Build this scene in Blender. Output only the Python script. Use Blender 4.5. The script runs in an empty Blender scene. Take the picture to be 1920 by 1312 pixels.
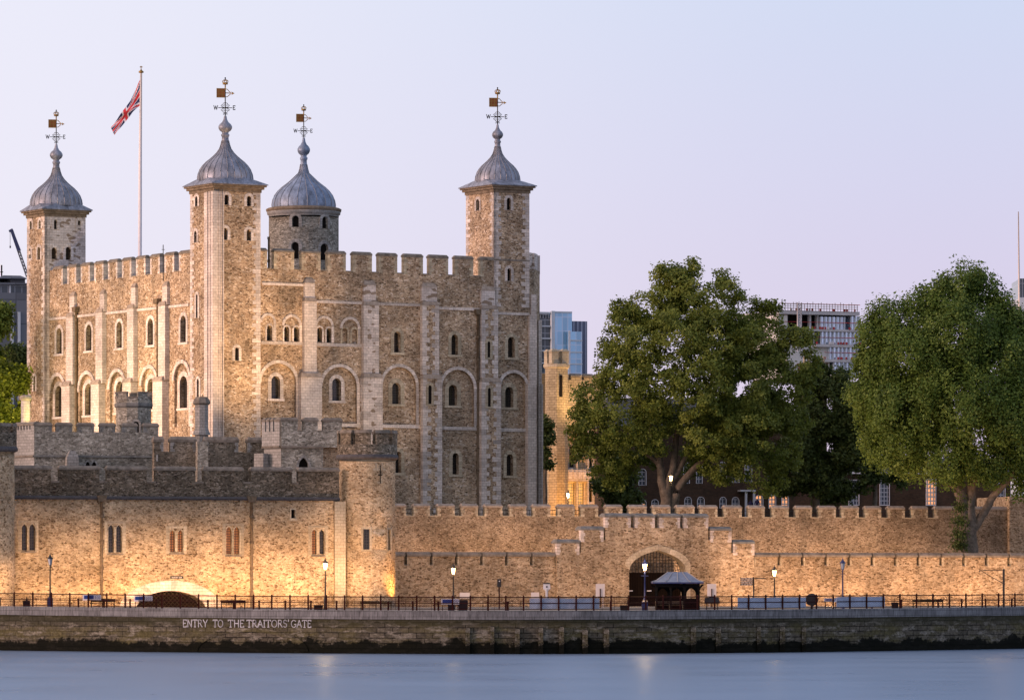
import bpy, math, random
import numpy as np
from mathutils import Matrix, Vector, noise as mnoise
from mathutils.geometry import delaunay_2d_cdt
R = math.radians
sc = bpy.context.scene
COL = sc.collection

# ------------------------------------------------------------------ camera, sky, sun, exposure
FP, HOR, CH = 9450.0, 1100.0, 6.0           # focal length in photo pixels, horizon row, eye height above the river
cd = bpy.data.cameras.new("camera"); cam = bpy.data.objects.new("camera", cd); COL.objects.link(cam)
cam.location = (0, 0, CH); cam.rotation_euler = (R(90), 0, 0)
cd.sensor_width = 36; cd.lens = 36 * FP / 1920; cd.shift_y = (HOR - 656) / 1920
cd.clip_start = 1; cd.clip_end = 20000
sc.camera = cam
sc.view_settings.view_transform = 'Standard'; sc.view_settings.look = 'None'
sc.view_settings.exposure = 0.0; sc.view_settings.gamma = 1

def NN(nt, typ, ins=None, **at):
    n = nt.nodes.new(typ)
    for k, v in at.items(): setattr(n, k, v)
    for k, v in (ins or {}).items():
        s = n.inputs[k]
        if isinstance(v, bpy.types.NodeSocket): nt.links.new(v, s)
        elif isinstance(v, bpy.types.Node): nt.links.new(v.outputs[0], s)
        else: s.default_value = v
    return n
def ramp(nt, fac, stops, interp='LINEAR'):
    n = NN(nt, 'ShaderNodeValToRGB', {0: fac}); cr = n.color_ramp; cr.interpolation = interp
    while len(cr.elements) > 1: cr.elements.remove(cr.elements[-1])
    cr.elements[0].position = stops[0][0]; cr.elements[0].color = (*stops[0][1], 1)
    for p, c in stops[1:]:
        e = cr.elements.new(p); e.color = (*c, 1)
    return n
def mth(nt, op, a, b=0.0, c=0.0):
    return NN(nt, 'ShaderNodeMath', {0: a, 1: b, 2: c}, operation=op)
def mixc(nt, fac, a, b, mode='MIX'):
    n = NN(nt, 'ShaderNodeMixRGB', {0: fac}, blend_type=mode)
    for i, v in ((1, a), (2, b)):
        if isinstance(v, (bpy.types.Node, bpy.types.NodeSocket)):
            nt.links.new(v.outputs[0] if isinstance(v, bpy.types.Node) else v, n.inputs[i])
        else: n.inputs[i].default_value = (*v, 1)
    return n

SUN_EL, SUN_AZ = 9.0, 250.0     # low western glow, degrees (azimuth clockwise from the view direction +Y)
world = bpy.data.worlds.new("World"); sc.world = world; world.use_nodes = True
nt = world.node_tree; nt.nodes.clear()
sky = NN(nt, 'ShaderNodeTexSky', sky_type='NISHITA'); sky.sun_disc = False
sky.sun_elevation = R(3); sky.sun_rotation = R(SUN_AZ); sky.air_density = 1.0; sky.dust_density = 1.5; sky.ozone_density = 3.0
tc = NN(nt, 'ShaderNodeTexCoord'); sep = NN(nt, 'ShaderNodeSeparateXYZ', {0: tc.outputs['Generated']})
el = NN(nt, 'ShaderNodeMapRange', {0: sep.outputs[2], 1: -0.02, 2: 1.0})
# twilight colours by elevation (world directions)
grad = ramp(nt, el.outputs[0], [(0.0, (.76, .58, .74)), (.03, (.77, .615, .79)), (.06, (.765, .66, .87)), (.10, (.725, .71, .93)), (.14, (.68, .75, .96)), (.30, (.56, .66, .90)), (1.0, (.32, .39, .60))])
west = NN(nt, 'ShaderNodeMapRange', {0: sep.outputs[0], 1: -0.12, 2: 0.10, 3: 1.0, 4: 0.0}); west.interpolation_type = 'SMOOTHSTEP'
gw = mixc(nt, west.outputs[0], grad, (1.0, .96, 1.06)); gw2 = mixc(nt, .72, grad, gw)
# afterglow round the point where the sun went down
sd = Vector((math.sin(R(SUN_AZ)), math.cos(R(SUN_AZ)), math.tan(R(5)))).normalized()
dt = NN(nt, 'ShaderNodeVectorMath', {0: tc.outputs['Generated'], 1: tuple(sd)}, operation='DOT_PRODUCT')
glow = NN(nt, 'ShaderNodeMapRange', {0: dt.outputs['Value'], 1: .35, 2: 1.0, 3: 0.0, 4: 1.0}); glow.interpolation_type = 'SMOOTHERSTEP'
g3 = mixc(nt, glow.outputs[0], gw2, (1.35, .95, .80))
nish = NN(nt, 'ShaderNodeVectorMath', {0: sky.outputs[0], 'Scale': 0.35}, operation='SCALE')
fin = mixc(nt, .10, g3, nish.outputs[0])
bg = NN(nt, 'ShaderNodeBackground', {0: fin, 1: 1.0})
NN(nt, 'ShaderNodeOutputWorld', {0: bg})

sl = bpy.data.lights.new("sun", 'SUN'); sun = bpy.data.objects.new("sun", sl); COL.objects.link(sun)
sl.energy = 2.6; sl.angle = R(14); sl.color = (1.0, .66, .56)
sdir = Vector((math.sin(R(SUN_AZ)) * math.cos(R(SUN_EL)), math.cos(R(SUN_AZ)) * math.cos(R(SUN_EL)), math.sin(R(SUN_EL))))
sun.rotation_euler = (-sdir).to_track_quat('-Z', 'Y').to_euler()

# ------------------------------------------------------------------ materials
def newmat(name):
    m = bpy.data.materials.new(name); m.use_nodes = True; m.node_tree.nodes.clear(); return m, m.node_tree
def finish(nt, col, rough=.9, metal=0.0, bump=None, bstr=.4, bdist=.03, **kw):
    ins = {'Base Color': col if isinstance(col, (bpy.types.Node, bpy.types.NodeSocket)) else (*col, 1), 'Roughness': rough, 'Metallic': metal}
    ins['Specular IOR Level'] = .06 if rough > .4 and metal < .1 else .5
    ins.update(kw)
    if bump is not None:
        b = NN(nt, 'ShaderNodeBump', {'Height': bump, 'Strength': bstr, 'Distance': bdist}); ins['Normal'] = b
    p = NN(nt, 'ShaderNodeBsdfPrincipled', ins)
    NN(nt, 'ShaderNodeOutputMaterial', {0: p}); return p
def rubble(name, pal, mortar, sx=.42, sz=.2, jw=.07, wash=(.5, 1.42), stain=(.10, .09, .07), stainamt=.25, big=.12):
    m, nt = newmat(name)
    geo = NN(nt, 'ShaderNodeNewGeometry')
    wn = NN(nt, 'ShaderNodeTexNoise', {'Vector': geo.outputs['Position'], 'Scale': 1.7, 'Detail': 2.0})
    wv = NN(nt, 'ShaderNodeVectorMath', {0: wn.outputs['Color'], 1: (.5, .5, .5)}, operation='SUBTRACT')
    wv2 = NN(nt, 'ShaderNodeVectorMath', {0: wv, 'Scale': .28}, operation='SCALE')
    ps = NN(nt, 'ShaderNodeVectorMath', {0: geo.outputs['Position'], 1: wv2}, operation='ADD')
    mp = NN(nt, 'ShaderNodeVectorMath', {0: ps, 1: (1 / sx, 1 / sx, 1 / sz)}, operation='MULTIPLY')
    vor = NN(nt, 'ShaderNodeTexVoronoi', {'Vector': mp.outputs[0], 'Scale': 1.0})
    vs = NN(nt, 'ShaderNodeSeparateColor', {0: vor.outputs['Color']})
    col = ramp(nt, vs.outputs[0], pal)
    # a coarser sprinkle of big odd stones
    mp2 = NN(nt, 'ShaderNodeVectorMath', {0: ps, 1: (.55 / sx, .55 / sx, .6 / sz)}, operation='MULTIPLY')
    vb = NN(nt, 'ShaderNodeTexVoronoi', {'Vector': mp2.outputs[0], 'Scale': 1.0})
    vbs = NN(nt, 'ShaderNodeSeparateColor', {0: vb.outputs['Color']})
    odd = mth(nt, 'GREATER_THAN', vbs.outputs[1], 1 - big)
    oc = ramp(nt, vbs.outputs[0], [(0, pal[0][1]), (.6, tuple(.7 * c for c in pal[1][1])), (1, pal[-1][1])])
    col = mixc(nt, mth(nt, 'MULTIPLY', odd, .6), col, oc)
    ve = NN(nt, 'ShaderNodeTexVoronoi', {'Vector': mp.outputs[0], 'Scale': 1.0}, feature='DISTANCE_TO_EDGE')
    em = NN(nt, 'ShaderNodeMapRange', {0: ve.outputs['Distance'], 1: jw * .4, 2: jw * 1.6, 3: 1.0, 4: 0.0})
    col = mixc(nt, mth(nt, 'MULTIPLY', em.outputs[0], .7), col, mortar)
    fine = NN(nt, 'ShaderNodeTexNoise', {'Vector': geo.outputs['Position'], 'Scale': 7.0, 'Detail': 5.0, 'Roughness': .7})
    fr = NN(nt, 'ShaderNodeMapRange', {0: fine.outputs[0], 1: .3, 2: .7, 3: .6, 4: 1.4})
    lg = NN(nt, 'ShaderNodeTexNoise', {'Vector': geo.outputs['Position'], 'Scale': .21, 'Detail': 6.0, 'Roughness': .68})
    lr = NN(nt, 'ShaderNodeMapRange', {0: lg.outputs[0], 1: .3, 2: .7, 3: wash[0], 4: wash[1]})
    mul = mth(nt, 'MULTIPLY', fr.outputs[0], lr.outputs[0])
    cc = NN(nt, 'ShaderNodeVectorMath', {0: col, 'Scale': mul.outputs[0]}, operation='SCALE')
    st = NN(nt, 'ShaderNodeMapping', {'Vector': geo.outputs['Position'], 'Scale': (.9, .9, .12)})
    sn = NN(nt, 'ShaderNodeTexNoise', {'Vector': st, 'Scale': 1.0, 'Detail': 4.0})
    sr = NN(nt, 'ShaderNodeMapRange', {0: sn.outputs[0], 1: .52, 2: .72, 3: 0.0, 4: stainamt})
    out = mixc(nt, sr.outputs[0], cc.outputs[0], stain)
    h = mth(nt, 'ADD', mth(nt, 'MULTIPLY', em.outputs[0], -1.0), mth(nt, 'MULTIPLY', fine.outputs[0], .8))
    finish(nt, out, .95, bump=h, bstr=.6, bdist=.05)
    return m
def ashlar(name, c1, c2, mortar, bw=.62, bh=.31, mort=.018, tint=.5, rough=.85, patch=None, patchamt=.0):
    m, nt = newmat(name)
    uv = NN(nt, 'ShaderNodeUVMap'); geo = NN(nt, 'ShaderNodeNewGeometry')
    br = NN(nt, 'ShaderNodeTexBrick', {'Vector': uv.outputs[0], 'Color1': (*c1, 1), 'Color2': (*c2, 1), 'Mortar': (*mortar, 1), 'Scale': 1.0,
            'Mortar Size': mort, 'Mortar Smooth': .3, 'Brick Width': bw, 'Row Height': bh, 'Bias': -.2})
    fine = NN(nt, 'ShaderNodeTexNoise', {'Vector': geo.outputs['Position'], 'Scale': 4.0, 'Detail': 5.0, 'Roughness': .7})
    fr = NN(nt, 'ShaderNodeMapRange', {0: fine.outputs[0], 1: .3, 2: .7, 3: .78, 4: 1.2})
    at = NN(nt, 'ShaderNodeAttribute', attribute_name='tint')
    tr = NN(nt, 'ShaderNodeMapRange', {0: at.outputs['Fac'], 1: 0.0, 2: 1.0, 3: 1 - tint * .5, 4: 1 + tint * .35})
    lg = NN(nt, 'ShaderNodeTexNoise', {'Vector': geo.outputs['Position'], 'Scale': .35, 'Detail': 4.0})
    lr = NN(nt, 'ShaderNodeMapRange', {0: lg.outputs[0], 1: .3, 2: .7, 3: .8, 4: 1.15})
    k = mth(nt, 'MULTIPLY', mth(nt, 'MULTIPLY', fr.outputs[0], tr.outputs[0]), lr.outputs[0])
    base = br.outputs[0]
    if patch:
        pn = NN(nt, 'ShaderNodeTexVoronoi', {'Vector': NN(nt, 'ShaderNodeVectorMath', {0: geo.outputs['Position'], 1: (1.6, 1.6, 3.2)}, operation='MULTIPLY').outputs[0], 'Scale': 1.0})
        ps = NN(nt, 'ShaderNodeSeparateColor', {0: pn.outputs['Color']})
        base = mixc(nt, mth(nt, 'MULTIPLY', mth(nt, 'GREATER_THAN', ps.outputs[0], 1 - patchamt), .85), base, patch).outputs[0]
    cc = NN(nt, 'ShaderNodeVectorMath', {0: base, 'Scale': k.outputs[0]}, operation='SCALE')
    finish(nt, cc.outputs[0], rough, bump=mth(nt, 'ADD', br.outputs['Fac'], mth(nt, 'MULTIPLY', fine.outputs[0], -.7)), bstr=-.4, bdist=.03)
    return m
def plain(name, c, rough=.6, metal=0.0, var=.25, scale=3.0, emit=None, es=0.0, bump=0.0):
    m, nt = newmat(name)
    geo = NN(nt, 'ShaderNodeNewGeometry')
    n = NN(nt, 'ShaderNodeTexNoise', {'Vector': geo.outputs['Position'], 'Scale': scale, 'Detail': 5.0, 'Roughness': .65})
    r = NN(nt, 'ShaderNodeMapRange', {0: n.outputs[0], 1: .3, 2: .7, 3: 1 - var, 4: 1 + var})
    cc = NN(nt, 'ShaderNodeVectorMath', {0: c, 'Scale': r.outputs[0]}, operation='SCALE')
    kw = {}
    if emit: kw = {'Emission Color': (*emit, 1), 'Emission Strength': es}
    finish(nt, cc.outputs[0], rough, metal, bump=(n.outputs[0] if bump else None), bstr=bump, **kw)
    return m
def lattice(name, c, bar, bw, bh, mort, rough=.15, emit=None, es=0.0, offset=0.0, metal=0.0):
    m, nt = newmat(name)
    uv = NN(nt, 'ShaderNodeUVMap')
    br = NN(nt, 'ShaderNodeTexBrick', {'Vector': uv.outputs[0], 'Color1': (*c, 1), 'Color2': (*[.75 * x for x in c], 1), 'Mortar': (*bar, 1), 'Scale': 1.0,
            'Mortar Size': mort, 'Mortar Smooth': .1, 'Brick Width': bw, 'Row Height': bh}, offset=offset)
    kw = {}
    if emit:
        inv = mth(nt, 'SUBTRACT', 1.0, br.outputs['Fac'])
        geo = NN(nt, 'ShaderNodeNewGeometry')
        nz = NN(nt, 'ShaderNodeTexNoise', {'Vector': geo.outputs['Position'], 'Scale': 1.3, 'Detail': 2.0})
        e = mth(nt, 'MULTIPLY', inv, mth(nt, 'MULTIPLY', nz.outputs[0], es * 2))
        kw = {'Emission Color': (*emit, 1), 'Emission Strength': e}
    finish(nt, br.outputs[0], rough, metal, **kw)
    return m

M = {}
keep_pal = [(0, (.10, .066, .041)), (.14, (.23, .15, .09)), (.4, (.37, .262, .168)), (.7, (.46, .34, .225)), (.9, (.56, .435, .31)), (1, (.68, .58, .47))]
M['rub_keep'] = rubble('keep_rubble', keep_pal, (.50, .385, .27), .28, .15, stainamt=.32)
M['rub_grey'] = rubble('grey_rubble', [(0, (.12, .108, .085)), (.3, (.255, .235, .19)), (.7, (.36, .332, .275)), (1, (.54, .505, .43))], (.34, .31, .26), .30, .15, stainamt=.35)
M['rub_dark'] = rubble('unlit_parapet_rubble', [(0, (.04, .033, .024)), (.35, (.10, .082, .058)), (.75, (.17, .14, .10)), (1, (.32, .27, .21))], (.19, .155, .115), .26, .14, stainamt=.4)  # darker than the walls below: lack of floodlight is put into the colour
M['rub_mid'] = rubble('ward_rubble', [(0, (.07, .058, .042)), (.35, (.16, .135, .10)), (.75, (.24, .20, .15)), (1, (.38, .33, .26))], (.26, .22, .17), .26, .14, stainamt=.4)
M['rub_ward'] = rubble('curtain_rubble', [(0, (.10, .065, .04)), (.22, (.21, .15, .095)), (.6, (.31, .23, .155)), (1, (.42, .335, .24))], (.35, .265, .18), .22, .13, stainamt=.22, big=.06)
M['rub_outer'] = rubble('outer_rubble', [(0, (.10, .066, .038)), (.18, (.245, .17, .10)), (.5, (.37, .28, .18)), (1, (.50, .40, .28))], (.42, .32, .215), .28, .14, stainamt=.28, big=.08)
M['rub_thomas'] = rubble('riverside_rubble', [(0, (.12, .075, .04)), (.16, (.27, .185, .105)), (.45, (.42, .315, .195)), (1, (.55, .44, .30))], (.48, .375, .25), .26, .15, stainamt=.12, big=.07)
M['ash'] = ashlar('pale_ashlar', (.68, .60, .535), (.53, .455, .395), (.34, .28, .23))
M['ash_p'] = ashlar('patched_ashlar', (.70, .62, .56), (.56, .485, .43), (.38, .31, .26), patch=(.24, .17, .11), patchamt=.2)
M['ash_g'] = ashlar('grey_ashlar', (.36, .345, .32), (.26, .25, .23), (.14, .135, .12))
M['ash_w'] = ashlar('warm_ashlar', (.52, .44, .32), (.42, .35, .245), (.28, .22, .15))
M['ash_gold'] = ashlar('honey_ashlar', (.46, .37, .24), (.34, .27, .17), (.18, .14, .09), bw=.7, bh=.35, mort=.03)
M['cap'] = plain('capping_stone', (.20, .172, .14), .9, var=.45, scale=1.6, bump=.4)
M['capg'] = plain('grey_capping', (.19, .185, .17), .9, var=.4, scale=1.6, bump=.4)
M['cornice'] = plain('weathered_cornice', (.20, .155, .11), .9, var=.45, scale=2.0)
M['glass'] = lattice('leaded_glass', (.018, .017, .016), (.05, .045, .04), .22, .28, .022, .12)
M['louvre'] = lattice('louvre_boards', (.10, .065, .04), (.02, .016, .012), 3.0, .16, .05, .8)
M['dark'] = plain('dark_interior', (.012, .010, .009), .9, var=.1)
M['blind'] = M['rub_keep']
M['amber'] = lattice('lit_leaded_glass', (.10, .035, .015), (.03, .02, .015), .22, .25, .03, .3, emit=(1.0, .33, .08), es=.30)
M['gold_win'] = lattice('lit_window', (.3, .2, .1), (.35, .33, .3), .35, .4, .05, .3, emit=(1.0, .50, .14), es=1.0)
def lead_mat(name, c, seed):
    m, nt = newmat(name)
    geo = NN(nt, 'ShaderNodeNewGeometry')
    n1 = NN(nt, 'ShaderNodeTexNoise', {'Vector': NN(nt, 'ShaderNodeMapping', {'Vector': geo.outputs['Position'], 'Location': (seed, 0, 0), 'Scale': (1, 1, .35)}), 'Scale': 1.3, 'Detail': 6.0, 'Roughness': .7})
    r1 = ramp(nt, n1.outputs[0], [(.3, tuple(.35 * x for x in c)), (.47, tuple(.8 * x for x in c)), (.68, tuple(min(1, 1.4 * x) for x in c))])
    n2 = NN(nt, 'ShaderNodeTexNoise', {'Vector': geo.outputs['Position'], 'Scale': 6.0, 'Detail': 3.0})
    c2 = NN(nt, 'ShaderNodeVectorMath', {0: r1, 'Scale': NN(nt, 'ShaderNodeMapRange', {0: n2.outputs[0], 1: .3, 2: .7, 3: .85, 4: 1.12}).outputs[0]}, operation='SCALE')
    finish(nt, c2.outputs[0], .48, .35); return m
M['lead'] = lead_mat('lead_sheet', (.26, .275, .325), 3)
M['lead_b'] = lead_mat('blue_lead_sheet', (.225, .28, .38), 9)
M['lead_c'] = plain('shelter_roof_lead', (.13, .165, .24), .55, .1, var=.2)
M['lead_rib'] = plain('lead_rolls', (.27, .27, .29), .5, .2, .2)
M['lead_d'] = plain('dark_lead', (.095, .09, .092), .7, var=.3)
M['captop'] = plain('weathered_offset', (.33, .27, .215), .9, var=.35, scale=2)
M['iron'] = plain('black_iron', (.02, .018, .017), .5, .2)
M['gilt'] = plain('gilded_metal', (.30, .18, .05), .4, .6, .3, 8)
M['vane'] = lattice('vane_heraldry', (.22, .085, .035), (.20, .13, .04), .36, .36, .04, .5)
M['pipe'] = plain('rusty_pipe', (.16, .12, .08), .8, var=.4)
M['rail'] = plain('red_brown_railing', (.035, .009, .007), .5)
M['banner'] = plain('banner_cloth', (.50, .55, .66), .75, var=.12, scale=1.0)
M['white'] = plain('white_paint', (.68, .64, .66), .6, var=.08)
M['pinkboard'] = plain('pale_board', (.74, .62, .55), .7, var=.06)
M['inscr'] = plain('faded_white_lettering', (.40, .395, .41), .8, var=.45)
M['gate_iron'] = plain('gate_timber', (.06, .042, .026), .8)
M['blue'] = plain('blue_paint', (.012, .02, .09), .35)
M['bin'] = plain('dark_bin', (.016, .016, .018), .5)
M['signblue'] = plain('sign_blue', (.03, .06, .22), .5)
M['wood'] = plain('dark_timber', (.005, .005, .0055), .7, var=.35)
M['lampglass'] = plain('lit_lamp_glass', (.9, .7, .4), .3, emit=(1.0, .60, .24), es=7.0, var=.05)
M['lampoff'] = plain('unlit_lamp_glass', (.4, .42, .45), .15, var=.1)
M['door'] = ashlar('planked_door', (.010, .006, .004), (.007, .004, .003), (.003, .002, .002), bw=.28, bh=40, mort=.03, tint=0)
M['brickd'] = ashlar('dark_brick', (.085, .048, .030), (.05, .032, .022), (.06, .045, .035), bw=.45, bh=.16, mort=.02, tint=.2)
M['slate'] = plain('slate_roof', (.10, .10, .11), .7, var=.3, scale=2)
M['bark'] = plain('plane_bark', (.15, .12, .09), .9, var=.5, scale=2.2, bump=.6)
M['concrete'] = plain('concrete_slab', (.52, .51, .53), .8, var=.15, scale=.4)
M['steelblue'] = plain('pale_cladding', (.50, .55, .62), .5, var=.08, scale=.5)
M['sky_glass'] = lattice('pale_reflecting_glass', (.62, .72, .85), (.25, .29, .36), 1.5, 8, .05, .2, metal=.75)
M['bluegl'] = lattice('blue_curtain_glass', (.30, .52, .72), (.42, .52, .64), 1.5, 3.6, .10, .15, metal=.6)
M['striped'] = lattice('striped_cladding', (.10, .12, .20), (.34, .36, .46), 1.1, 60, .16, .35)
M['darkgl'] = lattice('dark_glass', (.05, .07, .09), (.22, .25, .30), 1.6, 3.4, .10, .12)  # dark panes with paler bars
M['greyclad'] = lattice('grey_cladding', (.16, .175, .21), (.09, .10, .12), 4.0, 5.5, .12, .5)
M['redbar'] = plain('red_barrier', (.40, .06, .06), .6)
M['cream'] = plain('cream_render', (.62, .61, .60), .8, var=.1)
M['person'] = plain('dark_clothing', (.02, .02, .05), .9)
M['skin'] = plain('skin', (.35, .20, .14), .7)

def leaf_mat(name, a, b, c):
    m, nt = newmat(name)
    at = NN(nt, 'ShaderNodeAttribute', attribute_name='tint')
    col = ramp(nt, at.outputs['Fac'], [(0, a), (.5, b), (1, c)])
    d = NN(nt, 'ShaderNodeBsdfPrincipled', {'Base Color': col, 'Roughness': .6, 'Specular IOR Level': .3})
    tr = NN(nt, 'ShaderNodeBsdfTranslucent', {0: col})
    mx = NN(nt, 'ShaderNodeMixShader', {0: .42, 1: d, 2: tr})
    NN(nt, 'ShaderNodeOutputMaterial', {0: mx}); return m
M['leaf1'] = leaf_mat('plane_leaves', (.095, .125, .020), (.18, .22, .036), (.32, .35, .075))
M['leaf2'] = leaf_mat('poplar_leaves', (.055, .095, .016), (.125, .19, .031), (.23, .30, .07))
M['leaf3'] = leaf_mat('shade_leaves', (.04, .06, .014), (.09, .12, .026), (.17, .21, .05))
M['leaf4'] = leaf_mat('lime_leaves', (.07, .10, .008), (.17, .21, .015), (.30, .34, .03))

def stone_river(name):
    m, nt = newmat(name)
    uv = NN(nt, 'ShaderNodeUVMap'); geo = NN(nt, 'ShaderNodeNewGeometry')
    su = NN(nt, 'ShaderNodeSeparateXYZ', {0: uv.outputs[0]})
    br = NN(nt, 'ShaderNodeTexBrick', {'Vector': uv.outputs[0], 'Color1': (.105, .09, .066, 1), 'Color2': (.06, .052, .038, 1), 'Mortar': (.015, .013, .010, 1),
            'Scale': 1.0, 'Mortar Size': .035, 'Brick Width': 1.5, 'Row Height': .47, 'Bias': -.1})
    n1 = NN(nt, 'ShaderNodeTexNoise', {'Vector': NN(nt, 'ShaderNodeMapping', {'Vector': uv.outputs[0], 'Scale': (.22, .9, 1)}), 'Scale': 1.0, 'Detail': 6.0, 'Roughness': .65})
    c1 = mixc(nt, NN(nt, 'ShaderNodeMapRange', {0: n1.outputs[0], 1: .45, 2: .62, 3: 0.0, 4: .75}).outputs[0], br.outputs[0], (.10, .085, .035))
    n5 = NN(nt, 'ShaderNodeTexNoise', {'Vector': NN(nt, 'ShaderNodeMapping', {'Vector': uv.outputs[0], 'Location': (7, 3, 0), 'Scale': (.5, 1.6, 1)}), 'Scale': 1.0, 'Detail': 7.0, 'Roughness': .75})
    c1 = mixc(nt, NN(nt, 'ShaderNodeMapRange', {0: n5.outputs[0], 1: .52, 2: .60, 3: 0.0, 4: .85}).outputs[0], c1, (.22, .195, .155))
    # mottling, then the tide line of black weed
    n2 = NN(nt, 'ShaderNodeTexNoise', {'Vector': uv.outputs[0], 'Scale': 2.6, 'Detail': 7.0, 'Roughness': .8})
    c2 = NN(nt, 'ShaderNodeVectorMath', {0: c1, 'Scale': NN(nt, 'ShaderNodeMapRange', {0: n2.outputs[0], 1: .3, 2: .7, 3: .3, 4: 1.7}).outputs[0]}, operation='SCALE')
    dk = NN(nt, 'ShaderNodeTexNoise', {'Vector': NN(nt, 'ShaderNodeMapping', {'Vector': uv.outputs[0], 'Scale': (.35, .35, 1)}), 'Scale': 1.0, 'Detail': 7.0, 'Roughness': .72})
    lev = mth(nt, 'ADD', mth(nt, 'MULTIPLY', mth(nt, 'SUBTRACT', dk.outputs[0], .5), 3.4), 1.05)
    wd = mth(nt, 'SUBTRACT', lev, su.outputs[1])
    wf = NN(nt, 'ShaderNodeMapRange', {0: wd, 1: -.12, 2: .12, 3: 0.0, 4: .96})
    c3 = mixc(nt, wf.outputs[0], c2.outputs[0], (.004, .0045, .003))
    # darker olive band just below the coping
    up = mth(nt, 'ADD', su.outputs[1], mth(nt, 'MULTIPLY', mth(nt, 'SUBTRACT', n1.outputs[0], .5), 1.2))
    uf = NN(nt, 'ShaderNodeMapRange', {0: up, 1: 2.3, 2: 2.75, 3: 0.0, 4: .7})
    c4 = mixc(nt, uf.outputs[0], c3, (.035, .033, .018))
    finish(nt, c4, .85, bump=mth(nt, 'ADD', n2.outputs[0], mth(nt, 'MULTIPLY', br.outputs['Fac'], -.6)), bstr=.8, bdist=.06)
    return m
M['river_stone'] = stone_river('tidal_stone')
def coping_mat():
    m, nt = newmat('granite_coping')
    uv = NN(nt, 'ShaderNodeUVMap')
    br = NN(nt, 'ShaderNodeTexBrick', {'Vector': uv.outputs[0], 'Color1': (.20, .195, .195, 1), 'Color2': (.145, .14, .14, 1), 'Mortar': (.08, .075, .07, 1),
            'Scale': 1.0, 'Mortar Size': .02, 'Brick Width': 1.7, 'Row Height': .475, 'Bias': 0.0})
    n = NN(nt, 'ShaderNodeTexNoise', {'Vector': NN(nt, 'ShaderNodeMapping', {'Vector': uv.outputs[0], 'Scale': (5, .7, 1)}), 'Scale': 1.0, 'Detail': 6.0, 'Roughness': .75})
    n2 = NN(nt, 'ShaderNodeTexNoise', {'Vector': uv.outputs[0], 'Scale': .5, 'Detail': 4.0})
    k = mth(nt, 'MULTIPLY', NN(nt, 'ShaderNodeMapRange', {0: n.outputs[0], 1: .3, 2: .7, 3: .45, 4: 1.45}).outputs[0], NN(nt, 'ShaderNodeMapRange', {0: n2.outputs[0], 1: .3, 2: .7, 3: .75, 4: 1.2}).outputs[0])
    cc = NN(nt, 'ShaderNodeVectorMath', {0: br.outputs[0], 'Scale': k.outputs[0]}, operation='SCALE')
    finish(nt, cc.outputs[0], .8, bump=n.outputs[0], bstr=.3); return m
M['coping'] = coping_mat()
M['pile'] = plain('slimy_timber', (.045, .038, .018), .8, var=.6, scale=2.5, bump=.5)
M['paving'] = plain('worn_paving', (.30, .26, .21), .85, var=.2, scale=.8)
M['earth'] = plain('grass_and_earth', (.07, .075, .03), .95, var=.3, scale=.5)
def water_mat():
    m, nt = newmat('river_water')
    geo = NN(nt, 'ShaderNodeNewGeometry')
    mp = NN(nt, 'ShaderNodeMapping', {'Vector': geo.outputs['Position'], 'Scale': (.06, .05, 1)})
    n = NN(nt, 'ShaderNodeTexNoise', {'Vector': mp, 'Scale': 1.0, 'Detail': 5.0, 'Roughness': .6})
    mp2 = NN(nt, 'ShaderNodeMapping', {'Vector': geo.outputs['Position'], 'Scale': (.5, .16, 1)})
    n2 = NN(nt, 'ShaderNodeTexNoise', {'Vector': mp2, 'Scale': 1.0, 'Detail': 4.0})
    rr = NN(nt, 'ShaderNodeMapRange', {0: n.outputs[0], 1: .35, 2: .65, 3: .27, 4: .34})
    b = NN(nt, 'ShaderNodeBump', {'Height': n2.outputs[0], 'Strength': .10, 'Distance': .5})
    g = NN(nt, 'ShaderNodeBsdfGlossy', {'Color': (.54, .62, .74, 1), 'Roughness': rr.outputs[0], 'Normal': b})
    d = NN(nt, 'ShaderNodeBsdfDiffuse', {'Color': (.10, .155, .235, 1)})
    mx = NN(nt, 'ShaderNodeMixShader', {0: .5, 1: g, 2: d})
    NN(nt, 'ShaderNodeOutputMaterial', {0: mx}); return m
M['water'] = water_mat()

# ------------------------------------------------------------------ frames and mesh builder
class Fr:
    """a wall line on the ground plan: t runs along it, d goes in behind it, z up"""
    def __init__(s, px, depth, ang=0.0, o=None):
        s.a = R(ang); s.c = math.cos(s.a); s.s = math.sin(s.a)
        s.o = o or ((px - 960) / FP * depth, depth)
    def w(s, t, d, z): return (s.o[0] + t * s.c - d * s.s, s.o[1] + t * s.s + d * s.c, z)
    def t(s, px, d=0.0):
        k = (px - 960) / FP
        return (k * (s.o[1] + d * s.c) - s.o[0] + d * s.s) / (s.c - k * s.s)
    def d(s, px, t):
        k = (px - 960) / FP
        return (s.o[0] + t * s.c - k * (s.o[1] + t * s.s)) / (s.s + k * s.c)
    def dep(s, px, d=0.0): return s.w(s.t(px, d), d, 0)[1]
    def z(s, px, py, d=0.0): return CH + (HOR - py) * s.dep(px, d) / FP
WORLD = Fr(960, 0, 0, o=(0.0, 0.0))
def at(px, py, depth): return ((px - 960) / FP * depth, depth, CH + (HOR - py) * depth / FP)

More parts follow.
